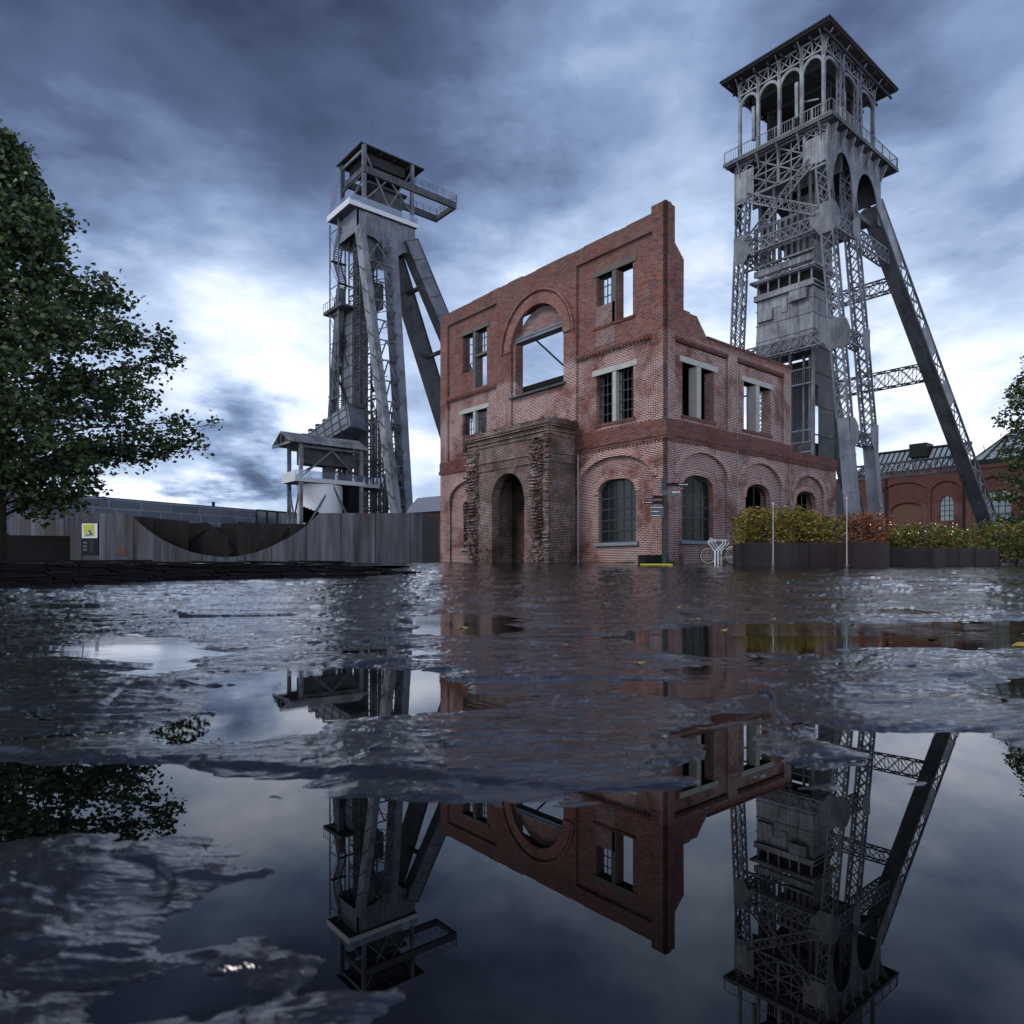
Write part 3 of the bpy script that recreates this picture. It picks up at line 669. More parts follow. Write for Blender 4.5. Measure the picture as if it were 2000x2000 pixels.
    archwin('X', 1.62, 3.71, 1.45, 3.55, 4.15, 0.13, 5, 5); archwin('X', 11.6, 13.7, 1.45, 3.55, 4.15, 0.13, 5, 5)
    archwin('Y', 1.23, 3.4, 1.49, 3.55, 4.2, 0.13, 4, 5); archwin('Y', 5.95, 8.0, 1.49, 3.55, 4.2, 0.13, 2, 3, False); archwin('Y', 10.42, 12.42, 1.49, 3.6, 4.2, 0.13, 2, 3, False)
    # inside: floors and rear walls, interior shade put into a near-black colour
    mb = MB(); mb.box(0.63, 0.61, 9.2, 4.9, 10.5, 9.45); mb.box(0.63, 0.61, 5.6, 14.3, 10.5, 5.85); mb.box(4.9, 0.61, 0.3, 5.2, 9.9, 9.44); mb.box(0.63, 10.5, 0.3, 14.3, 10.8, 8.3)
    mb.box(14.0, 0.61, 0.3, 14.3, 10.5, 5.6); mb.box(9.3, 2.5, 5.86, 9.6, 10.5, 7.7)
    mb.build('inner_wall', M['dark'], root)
    mb = MB(); mb.poly([(6.5, 6.5, 10.3), (6.5, 12.0, 12.6), (6.5, 12.3, 12.5), (6.5, 6.5, 10.05)], (4, 0, 0)); mb.build('rear_roof', M['brick_band'], root)
    mb = MB(); mb.box(7, 8.0, 8.3, 10, 12, 10.7); mb.build('rear_wall', M['fascia'], root)
    # --- porch
    XP = -1.75; mb = MB()
    holed(mb, rect(4.86, 0.3, 10.75, 6.62), [archpoly(6.48, 8.82, 0.2, 3.55, 4.75, 24)], XP, XP + 0.45, 'X')
    mb.box(XP + 0.45, 4.86, 0.3, -0.14, 6.3, 6.6); mb.box(XP + 0.45, 9.0, 0.3, -0.14, 10.75, 6.6)
    mb.box(XP + 0.45, 6.3, 4.9, -0.14, 9.0, 5.2)
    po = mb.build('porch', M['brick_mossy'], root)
    mb = MB()
    for z0, z1, o in ((6.12, 6.22, 0.05), (6.32, 6.40, 0.09), (6.52, 6.62, 0.14), (6.62, 6.80, 0.20), (4.98, 5.08, 0.06), (5.36, 5.44, 0.05)):
        mb.box(XP - o, 4.86 - o, z0, XP - 0.002, 10.75, z1); mb.box(XP, 4.86 - o, z0, -0.14, 4.858, z1)
    mb.box(XP, 4.87, 6.63, -0.14, 10.74, 6.78)
    mb.build('cornice', M['brick_mossy'], po)
    mb = MB(); A = arch(6.48, 8.82, 3.55, 4.75, 24); Bq = arch(6.02, 9.28, 3.55, 5.2, 24); f = W('X', XP - 0.001); mb.strip([f(p) for p in A], [f(p) for p in Bq], (-0.03, 0, 0)); mb.build('arch_ring', M['brick_mossy'], po)
    # broken toothed brick where the side piers were torn off
    r = random.Random(5)
    for y0, y1 in ((5.15, 5.95), (9.75, 10.72)):
        mb = MB(); z = 0.45; k = 0
        while z < 6.1:
            hh = 0.075 if z > 1.6 else r.uniform(0.07, 0.2)
            dep = r.uniform(0.04, 0.24) + (0.10 if k % 2 else 0.0)
            cut = r.uniform(0.0, 0.16) + (0.12 if k % 2 else 0); cut2 = r.uniform(0, 0.12) + (0 if k % 2 else 0.1)
            n = 3; w = (y1 - y0 - cut - cut2) / n
            for q in range(n):
                mb.box(XP - dep * r.uniform(0.5, 1.3) - 0.01, y0 + cut + q * w, z, XP - 0.003, y0 + cut + (q + 1) * w - 0.015, z + hh - 0.012)
            z += hh; k += 1
        mb.build('broken_brickwork', M['brick_mossy'], po)
    mb = MB()
    for i in range(150):
        y = r.uniform(4.7, 10.8); mb.box(XP - r.uniform(.02, .26), y, 6.78, XP + r.uniform(0, .3), y + r.uniform(.08, .22), 6.80 + r.uniform(.01, .11))
    for i in range(90):
        x = r.uniform(XP, -.3); mb.box(x, 4.86 - r.uniform(.0, .24), 6.78, x + r.uniform(.08, .2), 5.0, 6.80 + r.uniform(.01, .1))
    for i in range(130):
        z = r.uniform(.5, 6.5); q = r.uniform(.02, .13) * (1.6 if z < 2 else 1); mb.box(XP - q, 4.86 - q * r.uniform(.2, 1), z, XP + .15, 4.98 + r.uniform(0, .14), z + .066)
    for i in range(160):
        y = r.uniform(5.0, 10.6); z = 0.45 + abs(r.gauss(0, .5))
        if 6.4 < y < 8.9: continue
        mb.box(XP - r.uniform(.01, .07), y, z, XP, y + .2, z + .066)
    mb.build('broken_brickwork', M['brick_mossy'], po)
    mb = MB(); mb.box(-0.35, 5.3, 0.3, -0.15, 10.3, 5.2); mb.build('inner_wall', brick('shaded doorway brick', (0.30, 0.31, 0.27), 0.7, 0.8), po)  # doorway shade is put into this brick's colour
    # weeds on the porch roof
    mb = MB(); r = random.Random(9)
    for i in range(900):
        x = r.uniform(XP - 0.15, -0.2); y = r.uniform(4.8, 10.6); h = r.uniform(0.05, 0.22); a = r.uniform(0, 6.3); w = 0.012
        z = 6.79; mb.add([(x, y, z), (x + w * math.cos(a), y + w * math.sin(a), z), (x + r.uniform(-.05, .05), y + r.uniform(-.05, .05), z + h)], [(0, 1, 2)])
    mb.build('weeds', M['leaf_g'], po)
    # pale downpipe lines
    for x, y, h, q in ((5.02, -0.03, 9.4, .016), (9.62, -0.03, 9.4, .016), (-0.05, 4.78, 5.4, .035)):
        MB().tube([(x, y, 0.5), (x, y, h)], q, 6).build('cable', M['concrete'], root)
    return root
build_ruin()
# ------------------------------------------------------------------ right headframe (riveted lattice tower)
def build_headframe():
    GZ = 0.55
    root = thing('headframe_tower', 'tall riveted lattice steel headframe with arched gallery and dark roof, right of the brick ruin', 'headframe', (43, 16, GZ))
    S, SP, SD = M['steel'], M['steel_pale'], M['steel_dark']
    def yF(z): return 12.35 - max(0, 35.6 - z) * 0.083 if z < 35.6 else 12.35
    def yB(z): return 20.25 + max(0, 35.6 - z) * 0.050 if z < 35.6 else 20.25
    # legs
    for X, yf, sgn, zp in ((38.5, yF, -1, 13.3), (43.2, yF, -1, 11.6), (38.5, yB, 1, 12.0), (43.2, yB, 1, 11.6)):
        mb = MB(); t = (X, yf(35.6), 35.6); q = (X, yf(zp), zp); b = (X, yf(GZ - .3), GZ - .3)
        mb.column(t, q, (0.75, 0, 0), (0, 1.0, 0), 0.15, 1.2, 0.09)
        mb.column((X, yf(40), 39.2), t, (0.75, 0, 0), (0, 1.0, 0), 0.15, 1.2, 0.09)
        leg = mb.build('leg', S, root)
        mb = MB(); mb.beam(q, b, 1.02, 0.8, (1, 0, 0))
        for zz in (zp - .1, zp - 3.2, zp - 6.4, zp - 9.0):
            if zz > 1: mb.beam((X, yf(zz + .08), zz + .08), (X, yf(zz - .08), zz - .08), 1.08, 0.86, (1, 0, 0))
        mb.build('leg_plating', M['steel_blue'], leg)
    # rakers
    TOP = Vector((48.4, 12.4, 35.8)); BOT = Vector((76.0, 8.6, 0.3))
    for k in (0, 1):
        a = TOP.copy(); b = BOT.copy()
        if k: a.y = 20.3; b.y = 24.5
        d = (b - a).normalized(); nrm = d.cross(Vector((0, 1, 0))).normalized(); nrm = nrm if nrm.z > 0 else -nrm; e = nrm * 1.7; yy = Vector((0, 1.3, 0)) - d * d.y * 1.3
        mb = MB()
        for sx in (-.5, .5):
            for sy in (-.5, .5): mb.beam(a + e * sx + yy * sy, b + e * sx + yy * sy, 0.20, 0.20, nrm)
        mb.beam(a - e * .5, b - e * .5, 1.3, 0.04, nrm)      # underside plate
        for i in range(1, 9): p = a.lerp(b, i / 9) - e * .52; mb.beam(p - yy * .5, p + yy * .5, 0.12, 0.06, nrm)
        rk = mb.build('raker', M['steel_mid'], root)
        for s_ in (-.5, .5):
            mb = MB(); mb.lattice(a - e * .5 + yy * s_, b - e * .5 + yy * s_, e, 24, 0.15, 0.05)
            for t0, t1 in ((0, .14), (.30, .37), (.44, .50), (.84, .92)): mb.beam(a.lerp(b, t0) + yy * s_ * 1.04, a.lerp(b, t1) + yy * s_ * 1.04, 0.05, 1.5, nrm)
            mb.build('raker_lacing', SP, rk)
        mb = MB(); mb.lattice(a + e * .5 - yy * .5, b + e * .5 - yy * .5, yy, 24, 0.11, 0.05); mb.build('raker_lacing', S, rk)
    # cross trusses between legs (horizontal boxes)
    def box_truss(a, b, h, w, wdir, name='cross_truss', step=1.0, m=S, cw_=0.12):
        mb = MB(); a = Vector(a); b = Vector(b); wd = Vector(wdir) * w; up = Vector((0, 0, h))
        for o in (wd * -.5, wd * .5):
            mb.beam(a + o, b + o, cw_, cw_); mb.beam(a + o + up, b + o + up, cw_, cw_)
            n = max(2, round((b - a).length / step)); mb.lattice(a + o, b + o, up, n, 0.08, 0.05)
            for i in range(n + 1): mb.beam(a.lerp(b, i / n) + o, a.lerp(b, i / n) + o + up, 0.07, 0.05)
        n = max(2, round((b - a).length / step)); mb.lattice(a - wd * .5, b - wd * .5, wd, n, 0.07, 0.05); mb.lattice(a - wd * .5 + up, b - wd * .5 + up, wd, n, 0.07, 0.05)
        return mb.build(name, m, root)
    for z in (30.5, 20.2):
        box_truss((38.5, yF(z) + .5, z), (38.5, yB(z) - .5, z), 1.15, 0.8, (1, 0, 0))
        box_truss((38.9, yF(z), z), (42.8, yF(z), z), 1.15, 0.8, (0, 1, 0))
        box_truss((38.9, yB(z), z), (42.8, yB(z), z), 1.15, 0.8, (0, 1, 0))
    box_truss((43.6, yF(30.5), 30.4), (50.4, 12.0, 30.4), 1.3, 0.8, (0, 1, 0))
    box_truss((43.6, yB(30.5), 30.4), (50.4, 20.8, 30.4), 1.3, 0.8, (0, 1, 0))
    box_truss((38.9, yF(11.5), 11.3), (42.8, yF(11.5), 11.3), 1.0, 0.8, (0, 1, 0))
    def rk(z): t = (35.8 - z) / 35.5; return TOP.lerp(BOT, t)
    for z, h in ((28.9, 1.3), (20.6, 1.8), (11.4, 1.7)):
        p = rk(z); box_truss((p.x, p.y + .6, z), (p.x, 20.3 + 4.2 * (35.8 - z) / 35.5 - .6, z), h, 0.9, (1, 0, 0), 'raker_truss', 1.4)
    # knee gussets
    def gus(X, y, z, sy, s=1.0):
        P = [(X, y - .56, z + 1.5 * s), (X, y + .56, z + 1.5 * s)] + ([(X, y + 1.0, z + 1.3), (X, y + 1.4, z + 1.1), (X, y + 1.4, z - .1), (X, y + 1.0, z - .5)] if sy > 0 else []) + [(X, y + .56, z - 1.2 * s), (X, y - .56, z - 1.2 * s)] + ([(X, y - 1.0, z - .5), (X, y - 1.4, z - .1), (X, y - 1.4, z + 1.1), (X, y - 1.0, z + 1.3)] if sy < 0 else [])
        MB().poly(P, (0.06, 0, 0)).build('gusset', S, root)
    for z in (31.0, 20.6):
        gus(38.04, yF(z), z, 1)
        if z > 25: gus(38.04, yB(z), z, -1)
    def gus2(X, y, z, sx):
        P = [(X - .4, z + 1.5), (X + .4, z + 1.5)] + ([(X + 1.1, z + .9), (X + 1.1, z - .1)] if sx > 0 else []) + [(X + .4, z - .9), (X - .4, z - .9)] + ([(X - 1.1, z - .1), (X - 1.1, z + .9)] if sx < 0 else [])
        MB().poly([(a, y, b) for a, b in P], (0, -0.06, 0)).build('gusset', S, root)
    for z in (31.0, 20.6, 11.8):
        gus2(38.5, yF(z) - .53, z, 1); gus2(43.2, yF(z) - .53, z, -1)
    # big diagonal cross on the left face
    for a, b in (((37.95, yF(35) + .9, 36.6), (37.95, yB(31) - .9, 31.6)), ((37.95, yB(35) - .6, 36.0), (37.95, yF(31) + .8, 32.0))):
        mb = MB(); a = Vector(a); b = Vector(b); d = (b - a).normalized(); n = d.cross(Vector((1, 0, 0))) * 0.75
        mb.beam(a - n / 2, b - n / 2, 0.13, 0.13); mb.beam(a + n / 2, b + n / 2, 0.13, 0.13); mb.lattice(a - n / 2, b - n / 2, n, 12, 0.08, 0.05); mb.build('cross_brace', S, root)
        mb = MB()
    # head: plated corners, lattice panels on left face
    mb = MB()
    mb.box(38.02, 18.9, 35.6, 38.10, 20.9, 38.6)
    mb.poly([(38.03, 11.75, 38.6), (38.03, 13.9, 38.6), (38.03, 13.9, 36.9), (38.03, 13.3, 36.2), (38.03, 11.75, 36.2)], (0.07, 0, 0))
    for a, b in ((11.8, 12.85), (12.85, 13.9), (18.9, 19.9), (19.9, 20.9)): mb.beam((38.06, a, 38.65), (38.06, b, 39.35), .09, .06); mb.beam((38.06, b, 38.65), (38.06, a, 39.35), .09, .06)
    for k in range(4): mb.box(37.98, 12.0 + k * .6, 36.3, 38.018, 12.05 + k * .6, 38.6)
    mb.build('head_plate', SP, root)
    mb = MB()
    for y0, y1 in ((13.95, 16.35), (16.45, 18.85)):
        for zz in (36.0, 37.65):
            q = 1.55
            mb.beam((38.1, y0, zz), (38.1, y1, zz + q), 0.13, 0.06, (1, 0, 0)); mb.beam((38.1, y1, zz), (38.1, y0, zz + q), 0.13, 0.06, (1, 0, 0))
            mb.beam((38.1, y0, zz + q / 2), (38.1, y1, zz + q / 2), 0.09, 0.06); mb.beam((38.1, (y0 + y1) / 2, zz), (38.1, (y0 + y1) / 2, zz + q), 0.09, 0.06)
        mb.beam((38.1, y0 - .05, 35.9), (38.1, y0 - .05, 39.4), 0.24, 0.2)
    mb.beam((38.1, 11.8, 35.9), (38.1, 20.8, 35.9), 0.2, 0.22); mb.beam((38.1, 11.8, 37.6), (38.1, 20.8, 37.6), 0.1, 0.14); mb.beam((38.1, 11.8, 39.35), (38.1, 20.8, 39.35), 0.2, 0.2)
    mb.build('head_lattice', S, root)
    # right face (plane Y ~ 11.75): plated spandrels with two arches, and the far twin
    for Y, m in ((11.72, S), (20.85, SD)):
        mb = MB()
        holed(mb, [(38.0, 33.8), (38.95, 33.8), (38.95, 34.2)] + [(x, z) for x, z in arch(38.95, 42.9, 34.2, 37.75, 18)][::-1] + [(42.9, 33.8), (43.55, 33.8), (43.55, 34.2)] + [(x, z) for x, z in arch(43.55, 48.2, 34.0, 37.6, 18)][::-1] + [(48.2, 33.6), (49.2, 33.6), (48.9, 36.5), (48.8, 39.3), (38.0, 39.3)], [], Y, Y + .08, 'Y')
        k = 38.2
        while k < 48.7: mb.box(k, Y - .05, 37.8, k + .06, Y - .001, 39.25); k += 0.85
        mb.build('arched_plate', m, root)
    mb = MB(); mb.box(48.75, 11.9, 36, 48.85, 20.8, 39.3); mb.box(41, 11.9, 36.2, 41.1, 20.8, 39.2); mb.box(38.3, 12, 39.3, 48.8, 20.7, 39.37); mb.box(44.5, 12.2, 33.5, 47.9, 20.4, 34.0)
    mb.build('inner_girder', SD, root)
    # platform
    mb = MB(); mb.box(37.45, 11.1, 39.60, 51.3, 21.8, 39.78)
    for k in range(9): x = 37.7 + k * 1.65; mb.box(x, 11.15, 39.38, x + .12, 21.7, 39.598)
    mb.box(37.42, 11.06, 39.5, 37.449, 21.84, 39.86); mb.box(37.42, 11.03, 39.5, 51.34, 11.098, 39.86)
    plat = mb.build('platform', SD, root)
    mb = MB()
    for k in range(5):
        y = 12.3 + k * 2.0
        mb.poly([(38.0, y, 38.1), (38.0, y, 39.49), (37.5, y, 39.49), (37.6, y, 39.2), (37.85, y, 38.8)], (0, .12, 0))
    for k in range(7):
        x = 38.6 + k * 1.7
        mb.poly([(x, 11.7, 37.9), (x, 11.7, 39.37), (x, 11.12, 39.37), (x, 11.2, 39.0), (x, 11.5, 38.5)], (.12, 0, 0))
    mb.build('bracket', S, plat)
    mb = MB(); rail = [(37.5, 21.7), (37.5, 11.15), (51.25, 11.15), (51.25, 21.7)]
    for i in range(3):
        a = Vector((*rail[i], 39.78)); b = Vector((*rail[i + 1], 39.78)); up = Vector((0, 0, 1.15))
        for h in (0.15, 1.15): mb.beam(a + up * h / 1.15, b + up * h / 1.15, 0.06, 0.06)
        n = round((b - a).length / 1.75)
        for k in range(n + 1): mb.beam(a.lerp(b, k / n), a.lerp(b, k / n) + up, 0.08, 0.08)
        n = round((b - a).length / (0.24 if i < 2 else .5))
        for k in range(n): p = a.lerp(b, k / n); mb.beam(p + up * .13, p + up, 0.025, 0.025)
    mb.build('railing', SP, plat)
    # gallery columns and arched top truss
    colY = [12.2, 14.2, 16.35, 18.5, 20.45]; colX = [38.2, 41.4, 44.9, 48.2]
    def column(x, y, wide=False):
        mb = MB()
        mb.beam((x, y, 39.78), (x, y, 47.3), 0.27, 0.27, (0, 1, 0))
        if wide: mb.beam((x, y + .45, 41.2), (x, y + .45, 44.4), 0.30, 0.3, (0, 1, 0)); 
        for s in (-1, 1):     # curved brackets to the eaves
            P = [(x, y + s * .1, 45.0), (x, y + s * .3, 45.9), (x, y + s * .9, 46.6)] if False else None
        c = mb.build('gallery_column', SP, root)
    for i, y in enumerate(colY): column(38.2, y, i in (1, 3))
    for i, x in enumerate(colX[1:]):
        mb = MB(); a = Vector((x, 12.2, 39.78)); b = Vector((x, 12.2, 46.8))
        if i < 2: mb.column(a, b, (0.75, 0, 0), (0, 0.3, 0), 0.12, 0.9, 0.08, x=False); mb.beam((x + .62, 12.2, 41), (x + .62, 12.2, 44), 0.32, 0.3, (0, 1, 0))
        else: mb.beam(a, b, 0.32, 0.32, (0, 1, 0))
        mb.build('gallery_column', S, root)
    for x, y in ((48.2, 20.45), (44.9, 20.45), (41.4, 20.45), (48.2, 16.3)):
        mb = MB(); mb.beam((x, y, 39.78), (x, y, 46.8), 0.32, 0.3, (0, 1, 0)); mb.build('gallery_column', SD, root)
    def topband(pts, plane, w, m, name='arcade_truss'):
        mb = MB(); f = (lambda u, z: (w, u, z)) if plane == 'X' else (lambda u, z: (u, w, z))
        th = (0.14, 0, 0) if plane == 'X' else (0, 0.14, 0)
        for a, b in zip(pts, pts[1:]):
            A = [f(*p) for p in arch(a + .15, b - .15, 44.7, 45.75, 14)]; Bq = [f(*p) for p in arch(a - .05, b + .05, 44.75, 46.0, 14)]
            mb.strip(A, Bq, th)
            mb.beam(f(a, 46.1), f(b, 46.1), 0.14, 0.14); mb.beam(f(a, 47.3), f(b, 47.3), 0.14, 0.14)
            c = (a + b) / 2
            for q0, q1 in ((a, c), (c, b)):
                mb.beam(f(q0, 46.1), f(q1, 47.3), 0.09, 0.08); mb.beam(f(q1, 46.1), f(q0, 47.3), 0.09, 0.08)
            mb.beam(f(c, 46.1), f(c, 47.3), 0.09, 0.08)
        mb.build(name, m, root)
    topband(colY, 'X', 38.13, SP); topband(colX, 'Y', 12.1, S); topband(colY, 'X', 48.2, SD); topband(colX, 'Y', 20.45, SD)
    mb = MB()
    for y in colY:
        for s in (0,):
            mb.tube([(38.05, y, 45.6), (37.95, y, 46.6), (37.75, y, 47.1), (37.35, y, 47.5)], 0.06, 6)
    for x in colX: mb.tube([(x, 12.05, 45.6), (x, 11.95, 46.6), (x, 11.75, 47.1), (x, 11.35, 47.5)], 0.06, 6)
    mb.build('eaves_bracket', S, root)
    # roof: shallow hipped sheet roof with dark underside
    mb = MB(); x0, x1, y0, y1 = 37.0, 51.4, 11.05, 21.95; z0 = 47.84
    pk = [(43.2, 15.5, 49.9), (45.2, 15.5, 49.9)]
    mb.add([(x0, y0, z0), (x1, y0, z0), (x1, y1, z0), (x0, y1, z0)] + pk, [(0, 1, 5, 4), (1, 2, 5), (2, 3, 4, 5), (3, 0, 4)])
    mb.box(x0, y0, z0 - .14, x1, y1, z0 - .02)
    k = y0
    while k < y1: mb.box(x0 - .04, k, z0 - .10, x0 - .001, k + .13, z0 + .02); k += 0.26
    rf = mb.build('roof', M['roof_dark'], root)
    mb = MB()
    for k in range(8): mb.box(x0 + .2, 11.6 + k * 1.35, 46.95, x1 - .2, 11.7 + k * 1.35, 47.2)
    for x in (39, 41.5, 44, 46.5, 49): mb.box(x, y0 + .2, 47.2, x + .12, y1 - .2, 47.5)
    mb.box(x0 + .1, y0 + .1, 47.55, x1 - .1, y1 - .1, 47.68)
    mb.build('rafter', M['roof_dark'], rf)
    # sheave room: machinery and inner walls, room shade put in as near-black
    mb = MB(); mb.box(41.5, 13.2, 39.5, 47.3, 19.6, 40.6); mb.box(41.6, 13.3, 45.2, 47.2, 19.5, 46.4)
    mb.box(47.0, 13.3, 40.6, 47.2, 19.4, 45.2)
    for x in (42, 46.5):
        for y in (13.5, 19.2): mb.beam((x, y, 40.6), (x, y, 45.2), 0.3, 0.3)
    mb.box(39.3, 13.0, 45.5, 48.0, 19.8, 46.9); mb.build('sheave_frame', M['roof_dark'], root)
    MB().box(45.8, 13.2, 40.7, 46.0, 19.5, 45.4).build('back_wall', M['roof_dark'], root); MB().box(41.3, 19.2, 40.7, 45.7, 19.4, 45.4).build('back_wall', M['roof_dark'], root)
    for y in (15.2, 17.6):
        mb = MB(); c = Vector((44.4, y, 42.6)); n = 40; rr = 2.1
        pts = [c + Vector((math.cos(2 * math.pi * i / n) * rr, 0, math.sin(2 * math.pi * i / n) * rr)) for i in range(n + 1)]
        mb.tube(pts, 0.12, 6, cap=False)
        for i in range(8): q = 2 * math.pi * i / 8; mb.beam(c, c + Vector((math.cos(q) * rr, 0, math.sin(q) * rr)), 0.08, 0.08)
        mb.build('sheave_wheel', SD, root)
    mb = MB(); mb.beam((38.9, 13.0, 42.4), (38.9, 15.0, 43.0), 0.14, 0.14); mb.build('rod', SP, root)
    # shaft casing
    mb = MB(); X0, X1, Y0, Y1 = 39.9, 43.6, 14.0, 19.65
    mb.box(X0, Y0, 20.9, X1, Y1, 26.3)
    for z in (21.0, 22.35, 23.9, 25.3): mb.box(X0 - .07, Y0 - .07, z, X1 + .07, Y1 + .07, z + .12)
    for y in (15.4, 16.6, 18.2): mb.box(X0 - .035, y, 20.9, X0 - .001, y + .05, 26.3)
    for x in (41.0, 42.2): mb.box(x, Y0 - .035, 20.9, x + .05, Y0 - .001, 26.3)
    mb.box(X0 - .45, 14.5, 25.25, X0 - .001, 16.1, 26.2); mb.box(X0 - .35, 17.9, 24.2, X0 - .001, 19.4, 25.3); mb.box(X0 - .1, 16.5, 24.6, X0 - .001, 17.1, 25.9)
    cas = mb.build('shaft_casing', M['steel_pale'], root)
    mb = MB()      # open storey with dark windows
    mb.box(X0 + .3, Y0 + .2, 26.3, X1 - .1, Y1 - .2, 28.0); mb.build('recess', M['dark'], cas)
    mb = MB()
    for z in (26.35, 26.75, 28.0): mb.box(X0 - .3, Y0 - .2, z, X1 + .2, Y1 + .2, z + .12)
    mb.box(X0 - .28, Y0 - .15, 26.45, X0 - .2, Y1 + .15, 26.76)
    for k in range(14): mb.box(X0 - .32, Y0 + k * .42, 26.3, X0 - .27, Y0 + k * .42 + .1, 26.85)
    for y in (14.1, 15.3, 16.2, 17.3, 18.4, 19.5): mb.box(X0 - .05, y, 26.9, X0 + .1, y + .12, 28.0)
    mb.box(X0 - .4, Y0 - .4, 28.12, X1 + .3, Y1 + .6, 28.3); mb.box(X0 - .2, Y0 - .1, 28.7, X0 - .05, Y1 + .2, 29.3); mb.box(X0 - .45, Y0 - .4, 29.45, X0 - .25, Y1 + 1.6, 29.62); mb.box(X0 - .45, Y1 + 1.4, 28.2, X0 - .25, Y1 + 1.6, 29.6)
    mb.box(X0, Y0 - .02, 28.3, X1, Y0 + .05, 30.6); mb.box(X0 - .02, Y0, 28.6, X0 + .05, Y1, 29.4)
    mb.build('casing_band', SP, cas)
    mb = MB()      # vertical slats above
    for k in range(10):
        y = 14.1 + k * .61; mb.box(X0 - .02, y, 29.5, X0 + .16, y + .2, 33.6); mb.box(X0 + .05, y + .28, 29.5, X0 + .12, y + .34, 33.6)
    for y in (14.3, 15.4, 16.2, 17.9, 19.4): mb.box(X0 + .2, y, 33.4, X0 + .4, y + .22, 39.4)
    for x in (40.5, 41.6, 42.7): mb.box(x, Y0, 30.6, x + .15, Y0 + .15, 38)
    mb.box(X0, 14, 33.3, X0 + .2, 19.7, 33.6)
    mb.build('guide_slats', S, cas)
    mb = MB(); mb.box(X1 - .3, Y0 + .1, 28.3, X1, Y1 - 2.2, 34.4); mb.box(X0 + 1.0, Y0 + .3, 29.4, X0 + 1.1, Y0 + 2.3, 35.4); mb.box(X0 + .6, Y0 + .1, 28.3, X1, Y0 + .18, 31.5); mb.box(44.0, 13.5, 33.0, 48.0, 19.8, 35.8)
    mb.build('inner_plate', SD, cas)
    # lower casing: open guides on the left half, plated on the right
    mb = MB(); mb.box(41.0, Y0, 8.0, X1 + .4, Y0 + .08, 20.8); mb.box(39.9, Y0, 17.3, 41.0, Y0 + .08, 20.8)
    for z in (9.8, 12.6, 15.3, 18.4): mb.box(39.85, Y0 - .08, z, X1 + .5, Y0 - .001, z + .12)
    mb.box(X1 + .3, Y0 + 2.0, 8.0, X1 + .4, Y1, 20.8); mb.box(X1 + .3, Y0 + .1, 16.2, X1 + .4, Y0 + 2.0, 20.8)
    mb.build('casing_plate', SD, cas)
    mb = MB()
    for y in (14.0, 16.2, 17.2, 19.0, 20.6): mb.beam((X0, y, 3.0), (X0, y, 20.4), 0.28, 0.22, (0, 1, 0))
    for y in (14.9, 15.5, 18.1): mb.beam((X0 + 1.2, y, 3.0), (X0 + 1.2, y, 20.4), 0.2, 0.2, (0, 1, 0))
    for z in (8.3, 11.1, 12.0, 13.1, 17.4, 18.8): mb.beam((X0 - .1, Y0, z), (X0 - .1, 21, z), 0.18, 0.14)
    for z0, z1 in ((17.4, 18.8),):
        for k in range(22): mb.beam((X0 - .1, Y0 + .1 + k * .22, z0), (X0 - .1, Y0 + .1 + k * .22, z1), 0.03, 0.03)
    mb.build('guide_frame', S, cas)
    mb = MB(); mb.box(38.8, 12.9, GZ - .2, 45.5, 21, 7.6); mb.box(38.2, 13.4, 7.6, 46, 21.5, 7.9); mb.box(37.3, 13.8, 8.0, 41.5, 21.5, 8.35)
    mb.box(40.6, 14.3, 8.4, 43.7, 20, 12.0); mb.box(37.6, 16.0, 3.6, 38.0, 16.5, 7.9)
    mb.build('pit_bank', SD, root)
    return root
build_headframe()

